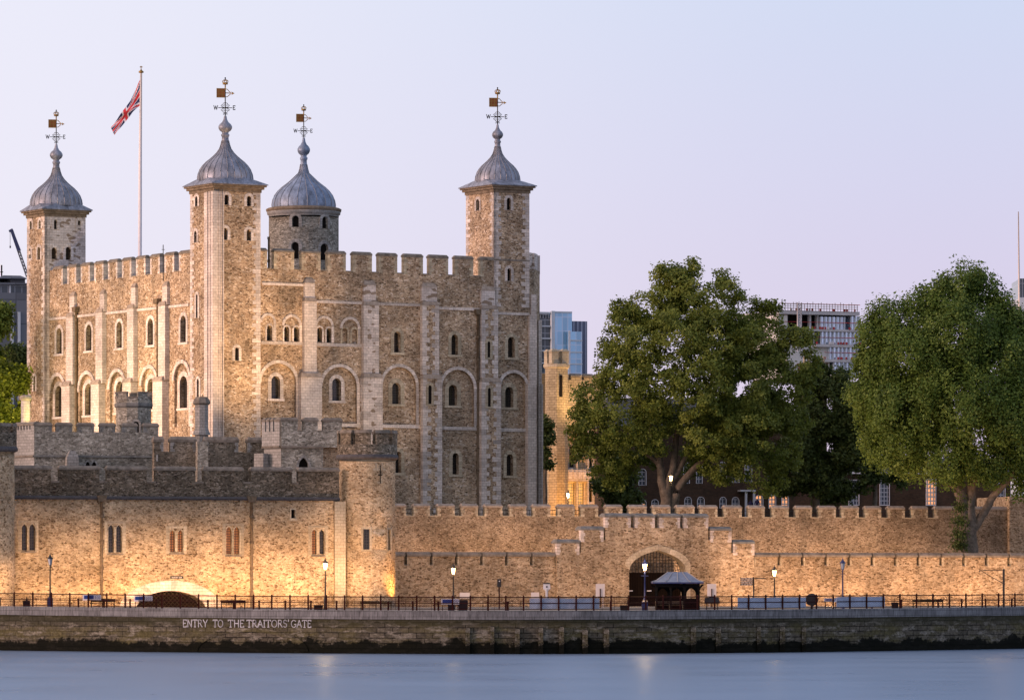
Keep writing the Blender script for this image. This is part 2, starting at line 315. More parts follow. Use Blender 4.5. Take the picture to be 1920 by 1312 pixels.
class MB:
    def __init__(s): s.v = []; s.f = []; s.m = []; s.sm = []; s.uv = []; s.ti = []
    def face(s, pts, mat=0, uv=None, tint=.5, smooth=False):
        i = len(s.v); s.v += [tuple(p) for p in pts]; s.f.append(list(range(i, i + len(pts))))
        if uv is None:
            a = Vector(pts[1]) - Vector(pts[0]); b = Vector(pts[2]) - Vector(pts[1]); n = a.cross(b)
            ax = [abs(n.x), abs(n.y), abs(n.z)]
            if ax[2] > max(ax[0], ax[1]) * 1.5: uv = [(p[0], p[1]) for p in pts]
            elif ax[0] > ax[1]: uv = [(p[1], p[2]) for p in pts]
            else: uv = [(p[0], p[2]) for p in pts]
        s.uv.append(uv); s.m.append(mat); s.sm.append(smooth); s.ti.append(tint)
    def box(s, x0, x1, y0, y1, z0, z1, mat=0, tint=.5, bot=True):
        if x1 < x0: x0, x1 = x1, x0
        p = lambda x, y, z: (x, y, z)
        s.face([p(x0, y0, z0), p(x1, y0, z0), p(x1, y0, z1), p(x0, y0, z1)], mat, tint=tint)
        s.face([p(x1, y1, z0), p(x0, y1, z0), p(x0, y1, z1), p(x1, y1, z1)], mat, tint=tint)
        s.face([p(x0, y1, z0), p(x0, y0, z0), p(x0, y0, z1), p(x0, y1, z1)], mat, tint=tint)
        s.face([p(x1, y0, z0), p(x1, y1, z0), p(x1, y1, z1), p(x1, y0, z1)], mat, tint=tint)
        s.face([p(x0, y0, z1), p(x1, y0, z1), p(x1, y1, z1), p(x0, y1, z1)], mat, tint=tint)
        if bot: s.face([p(x0, y1, z0), p(x1, y1, z0), p(x1, y0, z0), p(x0, y0, z0)], mat, tint=tint)
    def prism(s, poly, z0, z1, mat=0, tint=.5, top=True):
        """vertical prism on a CCW plan polygon"""
        n = len(poly); L = 0
        for i in range(n):
            a, b = poly[i], poly[(i + 1) % n]; l = math.dist(a, b)
            s.face([(a[0], a[1], z0), (b[0], b[1], z0), (b[0], b[1], z1), (a[0], a[1], z1)], mat, uv=[(L, z0), (L + l, z0), (L + l, z1), (L, z1)], tint=tint); L += l
        if top:
            s.face([(p[0], p[1], z1) for p in poly], mat, tint=tint)
            s.face([(p[0], p[1], z0) for p in reversed(poly)], mat, tint=tint)
    def taper(s, x0, x1, y0, y1, z0, z1, ix, iy, mat=0, tint=.5):
        a = [(x0, y0, z0), (x1, y0, z0), (x1, y1, z0), (x0, y1, z0)]
        b = [(x0 + ix, y0 + iy, z1), (x1 - ix, y0 + iy, z1), (x1 - ix, y1 - iy, z1), (x0 + ix, y1 - iy, z1)]
        for i in range(4):
            j = (i + 1) % 4; s.face([a[i], a[j], b[j], b[i]], mat, tint=tint)
        s.face(b, mat, tint=tint); s.face(a[::-1], mat, tint=tint)
    def lathe(s, cx, cy, prof, seg=24, mat=0, smooth=True, a0=0.0, a1=2 * math.pi, R0=None):
        R0 = R0 or max(r for r, z in prof); full = abs(a1 - a0 - 2 * math.pi) < 1e-6
        base = len(s.v); cols = seg if full else seg + 1
        for (r, z) in prof:
            for k in range(cols):
                a = a0 + (a1 - a0) * k / seg
                s.v.append((cx + r * math.sin(a), cy - r * math.cos(a), z))
        for i in range(len(prof) - 1):
            for k in range(seg):
                k2 = (k + 1) % cols if full else k + 1
                s.f.append([base + i * cols + k, base + i * cols + k2, base + (i + 1) * cols + k2, base + (i + 1) * cols + k])
                u0 = (a0 + (a1 - a0) * k / seg) * R0; u1 = (a0 + (a1 - a0) * (k + 1) / seg) * R0
                z0, z1 = prof[i][1], prof[i + 1][1]
                s.uv.append([(u0, z0), (u1, z0), (u1, z1), (u0, z1)]); s.m.append(mat); s.sm.append(smooth); s.ti.append(.5)
    def tube(s, pts, rad, seg=6, mat=0, smooth=True):
        base = len(s.v); n = len(pts); pts = [Vector(p) for p in pts]
        if not hasattr(rad, '__len__'): rad = [rad] * n
        for i, p in enumerate(pts):
            t = (pts[min(i + 1, n - 1)] - pts[max(i - 1, 0)]).normalized()
            ref = Vector((0, 0, 1)) if abs(t.z) < .9 else Vector((1, 0, 0))
            u = t.cross(ref).normalized(); w = t.cross(u).normalized()
            for k in range(seg):
                a = 2 * math.pi * k / seg; q = p + (u * math.cos(a) + w * math.sin(a)) * rad[i]; s.v.append(tuple(q))
        L = 0
        for i in range(n - 1):
            l = (pts[i + 1] - pts[i]).length
            for k in range(seg):
                k2 = (k + 1) % seg
                s.f.append([base + i * seg + k, base + (i + 1) * seg + k, base + (i + 1) * seg + k2, base + i * seg + k2])
                s.uv.append([(k * .1, L), (k * .1, L + l), (k * .1 + .1, L + l), (k * .1 + .1, L)]); s.m.append(mat); s.sm.append(smooth); s.ti.append(.5)
            L += l
        for e in (0, n - 1):
            ring = [base + e * seg + k for k in range(seg)]
            s.f.append(ring if e else ring[::-1]); s.uv.append([(0, 0)] * seg); s.m.append(mat); s.sm.append(False); s.ti.append(.5)
    def wall(s, outer, holes, d, thick, reveal=.45, mat=0, rmat=None, curve=None, grid=None, back=True, recess=None):
        """plate in the t-z plane facing the camera with holes (CCW loops) and their reveals; curve=(cx,cy,Rad) bends it"""
        rmat = mat if rmat is None else rmat
        if curve:
            cx, cy, Rd = curve
            P = lambda t, dd, z: (cx + (Rd - dd) * math.sin(t / Rd), cy - (Rd - dd) * math.cos(t / Rd), z)
        else: P = lambda t, dd, z: (t, dd, z)
        vs, es = [], []
        for loop in [outer] + holes:
            b = len(vs); vs += [Vector(p) for p in loop]; es += [(b + i, b + (i + 1) % len(loop)) for i in range(len(loop))]
        if grid:
            ts = [p[0] for p in outer]; zs = [p[1] for p in outer]
            t = min(ts) + grid
            while t < max(ts) - grid * .3:
                z = min(zs) + .01
                while z < max(zs):
                    vs.append(Vector((t, z))); z += 2.5
                t += grid
        ov, oe, of, *_ = delaunay_2d_cdt(vs, es, [], 0, 1e-5)
        def inside(p, L):
            c = False; n = len(L)
            for i in range(n):
                x1, y1 = L[i]; x2, y2 = L[i - 1]
                if (y1 > p[1]) != (y2 > p[1]) and p[0] < (x2 - x1) * (p[1] - y1) / (y2 - y1) + x1: c = not c
            return c
        for f in of:
            q = [ov[i] for i in f]; c = (sum(p.x for p in q) / len(q), sum(p.y for p in q) / len(q))
            if not inside(c, outer) or any(inside(c, h) for h in holes): continue
            if (q[1] - q[0]).cross(q[2] - q[0]) < 0: q = q[::-1]
            s.face([P(p.x, d, p.y) for p in q], mat, uv=[(p.x, p.y) for p in q])
            if back:
                s.face([P(p.x, d + thick, p.y) for p in q[::-1]], mat, uv=[(p.x, p.y) for p in q[::-1]])
        for L, th, flip, mm in [(outer, thick, False, mat)] + [(h, reveal, True, rmat) for h in holes]:
            n = len(L); u = 0
            for i in range(n):
                a, b = L[i], L[(i + 1) % n]; l = math.dist(a, b)
                q = [P(a[0], d, a[1]), P(a[0], d + th, a[1]), P(b[0], d + th, b[1]), P(b[0], d, b[1])]
                uv = [(u, 0), (u, th), (u + l, th), (u + l, 0)]
                if flip: q = q[::-1]; uv = uv[::-1]
                s.face(q, mm, uv=uv); u += l
    def ring(s, inner, outer, d0, d1, mat=0, closed=True, curve=None):
        if curve:
            cx, cy, Rd = curve
            P = lambda t, dd, z: (cx + (Rd - dd) * math.sin(t / Rd), cy - (Rd - dd) * math.cos(t / Rd), z)
        else: P = lambda t, dd, z: (t, dd, z)
        n = len(inner); L = 0
        for i in range(n if closed else n - 1):
            j = (i + 1) % n; a, b, A, B = inner[i], inner[j], outer[i], outer[j]
            ti = random.random(); l = math.dist(a, b)
            s.face([P(a[0], d0, a[1]), P(A[0], d0, A[1]), P(B[0], d0, B[1]), P(b[0], d0, b[1])], mat, tint=ti)
            s.face([P(A[0], d0, A[1]), P(A[0], d1, A[1]), P(B[0], d1, B[1]), P(B[0], d0, B[1])], mat, tint=ti)
            s.face([P(b[0], d0, b[1]), P(b[0], d1, b[1]), P(a[0], d1, a[1]), P(a[0], d0, a[1])], mat, tint=ti)
            L += l
ROOT = {}
def setp(o, label=None, cat=None, group=None, kind=None):
    for k, v in (('label', label), ('category', cat), ('group', group), ('kind', kind)):
        if v: o[k] = v
def thing(name, label, cat, fr, t, d, z, group=None):
    o = bpy.data.objects.new(name, None); COL.objects.link(o)
    o.location = fr.w(t, d, z); o.rotation_euler = (0, 0, fr.a); o.empty_display_size = .5
    setp(o, label, cat, group)
    ROOT[o.name] = (Matrix.Translation(Vector(fr.w(t, d, z))) @ Matrix.Rotation(fr.a, 4, 'Z')).inverted(); return o
def build(name, mb, mats, parent=None, fr=WORLD, label=None, cat=None, group=None, kind=None, origin=None):
    if not mb.v: return None
    V = np.array(mb.v, dtype=float)
    W = np.stack([fr.o[0] + V[:, 0] * fr.c - V[:, 1] * fr.s, fr.o[1] + V[:, 0] * fr.s + V[:, 1] * fr.c, V[:, 2]], 1)
    me = bpy.data.meshes.new(name); o = bpy.data.objects.new(name, me)
    if parent is None:
        org = origin or (float(W[:, 0].mean()), float(W[:, 1].mean()), float(W[:, 2].min()))
        Mi = (Matrix.Translation(Vector(org)) @ Matrix.Rotation(fr.a, 4, 'Z')).inverted()
        o.location = org; o.rotation_euler = (0, 0, fr.a)
    else: Mi = ROOT[parent.name]
    Mn = np.array(Mi); Lc = W @ Mn[:3, :3].T + Mn[:3, 3]
    me.from_pydata(Lc.tolist(), [], mb.f)
    for m in mats: me.materials.append(M[m])
    me.polygons.foreach_set('material_index', mb.m); me.polygons.foreach_set('use_smooth', mb.sm)
    uvl = me.uv_layers.new(name='UVMap'); flat = np.array([c for q in mb.uv for p in q for c in p], dtype=np.float32)
    uvl.data.foreach_set('uv', flat)
    a = me.attributes.new('tint', 'FLOAT', 'FACE'); a.data.foreach_set('value', mb.ti)
    me.update(); COL.objects.link(o)
    if parent is not None: o.parent = parent
    ROOT[o.name] = Mi; setp(o, label, cat, group, kind)
    return o
def copy_tree(o, parent=None):
    c = o.copy(); COL.objects.link(c); c.parent = parent
    for ch in list(o.children): copy_tree(ch, c)
    return c

# shapes in the t-z plane (CCW)
def arch(tc, z0, z1, w, pointed=False, n=10, rise=None):
    h = w / 2; pts = [(tc - h, z0), (tc + h, z0)]
    if not pointed:
        r = rise or h; zs = z1 - r
        pts += [(tc + h * math.cos(math.pi * i / n), zs + r * math.sin(math.pi * i / n)) for i in range(n + 1)]
    else:
        r = rise or .866 * w; zs = z1 - r; m = n // 2
        q = [(-h + w * math.cos(R(60 * i / m)), zs + r * math.sin(R(60 * i / m)) / .8660254) for i in range(m + 1)]
        pts += [(tc + x, z) for x, z in q[:-1]] + [(tc, z1)] + [(tc - x, z) for x, z in q[:-1][::-1]]
    return pts
def rect(t0, t1, z0, z1): return [(t0, z0), (t1, z0), (t1, z1), (t0, z1)]
def window(parent, fr, tc, z0, z1, w, d, reveal=.45, pane='glass', ringw=.25, ringm='ash', kind='arch', sill=True, curve=None, proud=.06, sidesq=False):
    if kind == 'rect': L = rect(tc - w / 2, tc + w / 2, z0, z1); O = rect(tc - w / 2 - ringw, tc + w / 2 + ringw, z0 - ringw, z1 + ringw)
    else:
        L = arch(tc, z0, z1, w, kind == 'pointed'); O = arch(tc, z0 - .02, z1 + ringw, w + 2 * ringw, kind == 'pointed')
    mb = MB()
    if curve:
        cx, cy, Rd = curve; P = lambda t, dd, z: (cx + (Rd - dd) * math.sin(t / Rd), cy - (Rd - dd) * math.cos(t / Rd), z)
    else: P = lambda t, dd, z: (t, dd, z)
    mb.face([P(p[0], d + reveal - .02, p[1]) for p in L], 0, uv=[(p[0] - tc, p[1] - z0) for p in L])
    pn = build('window', mb, [pane], parent, fr)
    if ringw > 0:
        r = MB(); r.ring(L, O, d - proud, d + .05, 0, curve=curve)
        if sill and not curve: r.box(tc - w / 2 - ringw - .1, tc + w / 2 + ringw + .1, d - proud - .1, d + .05, z0 - .28, z0 - .03, 0, .7)
        build('window_surround', r, [ringm], pn, fr)
    return L
def cren(t0, t1, zb, zc, gaps, zm):
    """outline of a crenellated wall from zb; zm top of merlons, zc sill of the gaps"""
    top = [(t0, zm)]
    for a, b in gaps: top += [(a, zm), (a, zc), (b, zc), (b, zm)]
    top.append((t1, zm))
    if gaps and gaps[0][0] <= t0 + 1e-3: top = [p for p in top[2:]]
    if gaps and gaps[-1][1] >= t1 - 1e-3: top = top[:-2]
    return [(t0, zb), (t1, zb)] + top[::-1]
def merlons(t0, t1, gaps):
    out = []; a = t0
    for g0, g1 in gaps:
        if g0 > a + .05: out.append((a, g0))
        a = g1
    if t1 > a + .05: out.append((a, t1))
    return out
def caps(mb, ms, zt, d, thick, h=.3, over=.08, mat=0, bevel=.14):
    for a, b in ms:
        mb.taper(a - over, b + over, d - over, d + thick + over, zt + .004, zt + h * .45, 0, 0, mat, random.random())
        mb.taper(a - over, b + over, d - over, d + thick + over, zt + h * .45, zt + h, bevel, bevel + thick * .15, mat, random.random())
def quoins(mb, te, sgn, z0, z1, d, depth=.3, la=.75, lb=.42, h=.42, proud=.025, mat=0):
    z = z0; k = random.randint(0, 1)
    while z < z1 - .1:
        hh = min(h * random.uniform(.85, 1.2), z1 - z); l = (la if k % 2 else lb) * random.uniform(.85, 1.15)
        mb.box(te - sgn * proud, te + sgn * l, d - proud, d + depth, z + .012, z + hh - .012, mat, random.random(), bot=False); z += hh; k += 1
def pipe(parent, fr, t, d, z0, z1, r=.13, hopper=True):
    mb = MB(); mb.tube([(t, d - r, z0), (t, d - r, z1)], r, 8)
    z = z0 + 1.5
    while z < z1:
        mb.tube([(t, d - r, z), (t, d - r, z + .3)], r * 1.45, 8); z += 2.6
    if hopper: mb.taper(t - r * 2.6, t + r * 2.6, d - r * 3.2, d - .01, z1, z1 + .6, -.12, 0)
    build('drainpipe', mb, ['pipe'], parent, fr)
# serif capitals as strokes
ARC = lambda cx, cz, rx, rz, a0, a1, n=10: [(cx + rx * math.cos(R(a0 + (a1 - a0) * i / n)), cz + rz * math.sin(R(a0 + (a1 - a0) * i / n))) for i in range(n + 1)]
LET = {'E': (.55, [[(.08, 0), (.08, 1)], [(.08, 1), (.55, 1), (.55, .88)], [(.08, .52), (.42, .52)], [(.08, 0), (.55, 0), (.55, .14)]]),
 'N': (.75, [[(.1, 0), (.1, 1)], [(.1, 1), (.68, 0)], [(.68, 0), (.68, 1)]]), 'T': (.7, [[(.35, 0), (.35, 1)], [(.0, .88), (.0, 1), (.7, 1), (.7, .88)], [(.24, 0), (.46, 0)]]),
 'R': (.68, [[(.08, 0), (.08, 1)], [(.08, 1)] + ARC(.3, .76, .24, .24, 90, -90) + [(.08, .52)], [(.3, .52), (.66, 0)]]),
 'Y': (.7, [[(.35, 0), (.35, .45), (.02, 1)], [(.35, .45), (.68, 1)]]), 'O': (.85, [ARC(.43, .5, .4, .5, 0, 360, 20)]),
 'H': (.75, [[(.1, 0), (.1, 1)], [(.66, 0), (.66, 1)], [(.1, .52), (.66, .52)]]), 'A': (.75, [[(.0, 0), (.37, 1), (.74, 0)], [(.15, .36), (.6, .36)]]),
 'I': (.25, [[(.12, 0), (.12, 1)], [(0, 0), (.24, 0)], [(0, 1), (.24, 1)]]), 'S': (.55, [ARC(.28, .76, .22, .24, 30, 270, 10) + ARC(.28, .26, .24, .26, 90, -150, 10)]),
 "'": (.2, [[(.1, 1.05), (.08, .82)]]), 'G': (.8, [ARC(.43, .5, .4, .5, 45, 330, 16) + [(.78, .42), (.55, .42)]]), 'W': (1.0, [[(0, 1), (.26, 0), (.5, .9), (.74, 0), (1, 1)]]), ' ': (.4, []),
 'M': (.85, [[(.05, 0), (.1, 1), (.42, .15), (.75, 1), (.8, 0)]]), 'C': (.75, [ARC(.43, .5, .4, .5, 50, 310, 14)]), 'U': (.75, [[(.08, 1), (.08, .35)] + ARC(.37, .3, .29, .3, 180, 360, 8) + [(.66, 1)]]), 'D': (.75, [[(.08, 0), (.08, 1)] + ARC(.3, .5, .4, .5, 90, -90, 8) + [(.08, 0)]]), 'L': (.5, [[(.08, 1), (.08, 0), (.5, 0)]])}
def strokes(mb, ch, P, h, th, mat=0):
    """P maps (x,z) in letter metres to 3D; flat bars th wide and th/2 proud"""
    w, ss = LET[ch]
    for st in ss:
        for (x0, y0), (x1, y1) in zip(st[:-1], st[1:]):
            a = Vector((x0 * h, y0 * h)); b = Vector((x1 * h, y1 * h)); q = b - a
            if q.length < 1e-6: continue
            q.normalize(); n = Vector((-q.y, q.x)) * th / 2; a2 = a - q * th * .4; b2 = b + q * th * .4
            c = [a2 - n, b2 - n, b2 + n, a2 + n]
            mb.face([P(p.x, p.y, 0) for p in c], mat); f = [P(p.x, p.y, 1) for p in c]; g = [P(p.x, p.y, 0) for p in c]
            for i in range(4):
                j = (i + 1) % 4; mb.face([f[i], f[j], g[j], g[i]], mat)
    return w * h

def caps_parts(parent, fr, ms, zt, d, thick, h=.3, over=.08, bevel=.14, mat='cap', name='coping_stone'):
    for q in ms: m = MB(); caps(m, [q], zt, d, thick, h, over, 0, bevel); build(name, m, [mat], parent, fr)
def sills_parts(parent, fr, gaps, d, thick, z, h=.12, mat='cap'):
    for a, b in gaps: m = MB(); m.box(a + .01, b - .01, d - .05, d + thick + .05, z + .005, z + h); build('crenel_sill', m, [mat], parent, fr)
def edge_quoins(parent, fr, gaps, z0, z1, d, depth, la, lb, h, mat):
    for a, b in gaps:
        for t, s in ((a, -1), (b, 1)): m = MB(); quoins(m, t, s, z0, z1, d, depth, la, lb, h); build('merlon_quoins', m, [mat], parent, fr)
# ------------------------------------------------------------------ the keep
random.seed(4)
K = Fr(402, 565, 31); KW = Fr(402, 565, 31 - 90)
GZ = 12.5                                        # ground level inside the walls
keep = thing('castle_keep', 'great square stone keep with four corner turrets and battlements, tallest building', 'castle', K, 0, 0, GZ)
WD = .6                                           # wall planes stand back from the corner turret planes
def xz(pxc, py, fr=K, d=WD): return fr.z(pxc, py, d)
T = lambda px, d=WD: K.t(px, d)
TW = lambda px, d=WD: KW.t(px, d)
zc, zm = K.z(580, 507, WD), K.z(580, 475, WD)
# --- south wall
Ltot = T(992)
gaps = [(T(a), T(b + 5)) for a, b in [(500.5, 509), (551, 560.5), (600.5, 609.5), (648, 657), (697, 705), (744.5, 752.5), (792.6, 800), (840, 848), (887, 895.5)]]
holes = []; wparts = []
def kwin(px0, px1, yt, yb, fr=K, d=WD, **kw):
    pc = (px0 + px1) / 2; t0, t1 = fr.t(px0, d), fr.t(px1, d)
    tc, w = (t0 + t1) / 2, t1 - t0; L = window(keep, fr, tc, fr.z(pc, yb, d), fr.z(pc, yt, d), w, d, **kw); return L
# upper row
for a, b, yt, yb in [(738.5, 751, 621.5, 660.5), (846, 858.5, 627, 665), (952, 965, 631.5, 670)]:
    holes.append(kwin(a, b, yt, yb, ringw=.42, ringm='ash_w', reveal=.7))
for a, b, yt, yb in [(500, 510.5, 610, 638.5), (532.5, 542, 612, 640), (550.5, 560.5, 612.5, 640), (594.5, 604, 613.5, 641.5), (612, 621.5, 615, 642.5)]:
    holes.append(kwin(a, b, yt, yb, ringw=.18, reveal=.7, sill=False))
for a, b, yt, yb in [(641.5, 651, 615, 644), (659.5, 669.5, 617, 645)]:
    holes.append(kwin(a, b, yt, yb, ringw=.22, reveal=.25, sill=False, pane='blind', ringm='ash_w'))
# big blind arches of the middle storey
big = []
for i, (a, b, yt, yb) in enumerate([(489, 555, 681, 800), (604, 669, 688, 802), (717, 780, 688, 798), (828, 888.5, 693, 801), (938, 987, 699, 805)]):
    pc = (a + b) / 2; t0, t1 = T(a), T(b); L = arch((t0 + t1) / 2, K.z(pc, yb, WD), K.z(pc, yt, WD), t1 - t0, n=16); big.append((L, pc, t0, t1)); holes.append(L)
for a, b, yt, yb in [(741, 752, 846, 886), (848, 860, 849, 889), (949.5, 962, 851, 891)]:
    holes.append(kwin(a, b, yt, yb, ringw=.42, ringm='ash_w', reveal=.7))
_pc = K.z(954, 515, WD); holes.append(rect(T(950), T(959), K.z(954, 529, WD), K.z(954, 501, WD)))
sw = MB(); sw.wall(cren(.5, Ltot, GZ, zc, gaps, zm), holes, WD, .6, .6)
build('wall', sw, ['rub_keep'], keep, K)
rec = MB(); rholes = []
for i, (a, b, yt, yb) in enumerate([(508.5, 525, 705, 747), (622.5, 639.5, 709, 751), (735, 751, 717.5, 757), (841, 857, 721, 760), (947, 962, 725, 763.5)]):
    white = i < 2
    rholes.append(kwin(a, b, yt, yb, d=WD + .35, ringw=.42 if white else .5, ringm='ash' if white else 'ash_w', reveal=.55, proud=.05))
for (L, pc, t0, t1), h in zip(big, rholes):
    rec = MB(); rec.wall(rect(t0 - .2, t1 + .2, L[0][1] - .2, max(p[1] for p in L) + .2), [h], WD + .35, .2, .55, back=False); build('recessed_panel', rec, ['rub_keep'], keep, K)
for (L, pc, t0, t1) in big:
    w = t1 - t0; O = arch((t0 + t1) / 2, L[0][1], max(p[1] for p in L) + .36, w + .72, n=16)
    r = MB(); r.ring(L[1:], O[1:], WD - .1, WD + .1, closed=False); build('arch_moulding', r, ['ash'], keep, K)
# arcaded surrounds of the upper windows in the first bays, round arches over pairs
for a, b, yt, yb in [(489.5, 514, 587, 640), (531, 562.5, 589.5, 641), (592.5, 622.5, 592, 642), (640, 672, 594, 645)]:
    t0, t1 = T(a), T(b); pc = (a + b) / 2; L = arch((t0 + t1) / 2, K.z(pc, yb, WD), K.z(pc, yt, WD) - .3, t1 - t0 - .2, n=12); O = arch((t0 + t1) / 2, L[0][1], K.z(pc, yt, WD), t1 - t0 + .4, n=12)
    r = MB(); r.ring(L[1:], O[1:], WD - .12, WD + .05, closed=False); build('arch_moulding', r, ['ash'], keep, K)
st = None
def band(mb, fr, a, b, y, pc, h=.3, d=WD, pr=.12): mb = MB(); z = fr.z(pc, y, d); mb.box(fr.t(a, d), fr.t(b, d), d - pr, d + .05, z - h / 2, z + h / 2, 0, random.random()); build('string_course', mb, ['ash'], keep, fr)
band(st, K, 491, 570, 533, 530); band(st, K, 593, 682, 567, 640); band(st, K, 708, 790, 571, 750); band(st, K, 822, 902, 579, 860); band(st, K, 931, 992, 588, 960)
band(st, K, 489, 567, 643.5, 530, .35); band(st, K, 592, 680, 647, 640, .35)
band(st, K, 713, 788, 799, 750, .38); band(st, K, 824, 898, 803, 860, .38); band(st, K, 934, 990, 806, 960, .38); band(st, K, 640, 680, 797, 660, .38)
# coping of the merlons, dressed merlon edges
ms = merlons(.5, Ltot, gaps); caps_parts(keep, K, ms, zm, WD, .6, .42, .06)
sills_parts(keep, K, gaps, WD, .6, zc); edge_quoins(keep, K, gaps, zc, zm, WD, .55, .5, .3, .34, 'ash_w')
# buttresses: (upper l, upper r, top y, offset y, body l, body r, lower offset y, lower l, lower r, style)
def buttress(fr, u0, u1, yt, yo, b0, b1, yl, l0, l1, style, lab=None):
    pc = (b0 + b1) / 2; z = lambda y: fr.z(pc, y, WD)
    mb = MB(); q = MB(); core = 0 if style == 'ash' else 1
    tu0, tu1, tb0, tb1, tl0, tl1 = [fr.t(p, WD - .3) for p in (u0, u1, b0, b1, l0, l1)]
    mb.box(tu0, tu1, WD - .35, WD + .1, z(yo), z(yt), 0); mb.taper(tu0 - .05, tu1 + .05, WD - .42, WD + .1, z(yt), z(yt) + .5, .3, .25, 2)
    mb.box(tb0, tb1, WD - .55, WD + .1, z(yl), z(yo), core); mb.taper(tb0 - .05, tb1 + .05, WD - .62, WD + .1, z(yo) - .1, z(yo) + .35, .15, .15, 2)
    mb.box(tl0, tl1, WD - .85, WD + .1, GZ, z(yl), core); mb.taper(tl0 - .06, tl1 + .06, WD - .95, WD + .1, z(yl) - .1, z(yl) + .4, .2, .2, 2)
    if core:
        for te0, te1, za, zb, dd in ((tb0, tb1, z(yl) + .4, z(yo) - .1, WD - .55), (tl0, tl1, GZ, z(yl) - .1, WD - .85)):
            w = te1 - te0; quoins(q, te0, 1, za, zb, dd, .5, w * .40, w * .24, .5); quoins(q, te1, -1, za, zb, dd, .5, w * .40, w * .24, .5)
    o = build('buttress', mb, [{'ash': 'ash', 'patch': 'ash_p'}.get(style, 'ash_p'), 'rub_keep' if style == 'core' else 'ash_p', 'captop'], keep, fr)
    if core and q.v: build('quoin_stones', q, ['ash'], o, fr)
    return o
buttress(K, 571, 590, 531, 564, 569, 592, 706, 560.5, 599.5, 'ash')
buttress(K, 681.5, 704.5, 535, 571, 680, 708, 707, 677.5, 712.5, 'patch')
buttress(K, 790.5, 819, 539, 571, 790, 821, 709, 788.5, 824, 'core')
buttress(K, 902, 928, 545, 578, 901, 931.5, 715, 898.5, 934.5, 'core')
# slits in the buttresses
for a, b, yt, yb, dd in [(914, 919, 640, 670, -.55), (803, 809, 722, 757, -.85), (914.5, 920, 727, 762, -.85)]:
    mb = MB(); d = WD + dd - .03; t0, t1 = K.t(a, d), K.t(b, d); pc = (a + b) / 2
    L = arch((t0 + t1) / 2, K.z(pc, yb, d), K.z(pc, yt, d), t1 - t0); mb.face([(p[0], d, p[1]) for p in L]); o = build('slit_window', mb, ['dark'], keep, K)
    r = MB(); r.ring(L, arch((t0 + t1) / 2, L[0][1] - .2, K.z(pc, yt, d) + .3, t1 - t0 + .6), d - .05, d + .04); build('window_surround', r, ['ash_w'], o, K)
# rounded east end past the corner buttress
ap = MB(); c0 = T(990)
pts = [(T(984), WD + .01), (c0, WD + .01), (c0 + 1.0, WD + .4), (K.t(1012, 4.5), 4.5), (K.t(1012, 9), 9), (T(984), 9)]
zt1, zt2 = K.z(1000, 552, 2), K.z(1000, 507, 3)
ap.prism(pts, GZ, zt2)
build('apse_wall', ap, ['rub_keep'], keep, K)
for i in (1, 2, 3):
    (ax, ay), (bx, by) = pts[i], pts[i + 1]; 
    for f0, f1 in ((.08, .62),) if i != 3 else ((.05, .4), (.6, .95)):
        a = (ax + (bx - ax) * f0, ay + (by - ay) * f0); b = (ax + (bx - ax) * f1, ay + (by - ay) * f1); n = Vector((by - ay, ax - bx)).normalized() * .03
        am = MB(); am.prism([(a[0] + n.x, a[1] + n.y), (b[0] + n.x, b[1] + n.y), (b[0] - n.x * 20, b[1] - n.y * 20), (a[0] - n.x * 20, a[1] - n.y * 20)], zt2, zt2 + 1.9); build('merlon', am, ['ash_p'], keep, K)

cbt = MB()
def bx(mb, a, b, y0, y1, d0, d1, fr=K, m=0): mb.box(fr.t(a, d0), fr.t(b, d0), d0, d1, y1 if y1 < 50 and y1 == GZ else fr.z(b, y1, d0), fr.z(b, y0, d0), m)
bx(cbt, 996, 1006, 552, 590, WD - .1, WD + 1.4); bx(cbt, 993, 1007, 590, 720, WD - .3, WD + 1.6); bx(cbt, 990, 1006, 720, GZ, WD - .6, WD + 1.8)
cbt.box(K.t(1010, 3), K.t(1016, 3), 3.0, 4.6, GZ, K.z(1012, 600, 3)); cbt.box(K.t(1012, 3.2), K.t(1018.5, 2.8), 2.8, 4.8, GZ, K.z(1012, 720, 3))
build('buttress', cbt, ['ash'], keep, K)
# hidden back walls and the roof
bk = MB(); LW = K.d(51, 0)
bk.box(Ltot - 1.0, Ltot, 9.0, LW, GZ, zc + .8); bk.box(.6, Ltot, LW - 1.2, LW - .01, GZ, zc + .8)
build('wall', bk, ['rub_keep'], keep, K)
rf = MB(); rf.box(1.6, Ltot - .5, 1.6, LW - 1.0, zc - 1.6, zc - 1.0); build('roof', rf, ['lead'], keep, K)
# --- west wall
tcW = TW(84)
wg = []; wm0 = TW(118)
e = TW(354); npitch = 9; pit = (e - wm0) / npitch
for i in range(npitch): wg.append((wm0 + pit * i, wm0 + pit * i + 1.25))
holes = []
WU = [(111.2, 615, 663), (167, 608.5, 657), (224, 603, 652), (282.5, 597, 646.5), (344, 591.5, 641.5)]
for pc, yt, yb in WU: holes.append(kwin(pc - 5.2, pc + 5.2, yt, yb, fr=KW, ringw=.42, reveal=.5))
bigW = []
for pc, yt in [(107.5, 705), (163, 701.5), (220, 697), (280, 690.5), (341, 681)]:
    t0, t1 = TW(pc - 14), TW(pc + 14.5); L = arch((t0 + t1) / 2, KW.z(pc, 800, WD), KW.z(pc, yt, WD), t1 - t0, n=16); bigW.append((L, t0, t1)); holes.append(L)
ww = MB(); ww.wall(cren(-LW + .6, -.5, GZ, zc, wg, zm), holes, WD, .6, .5); build('wall', ww, ['rub_keep'], keep, KW)
rec = MB(); rh = []
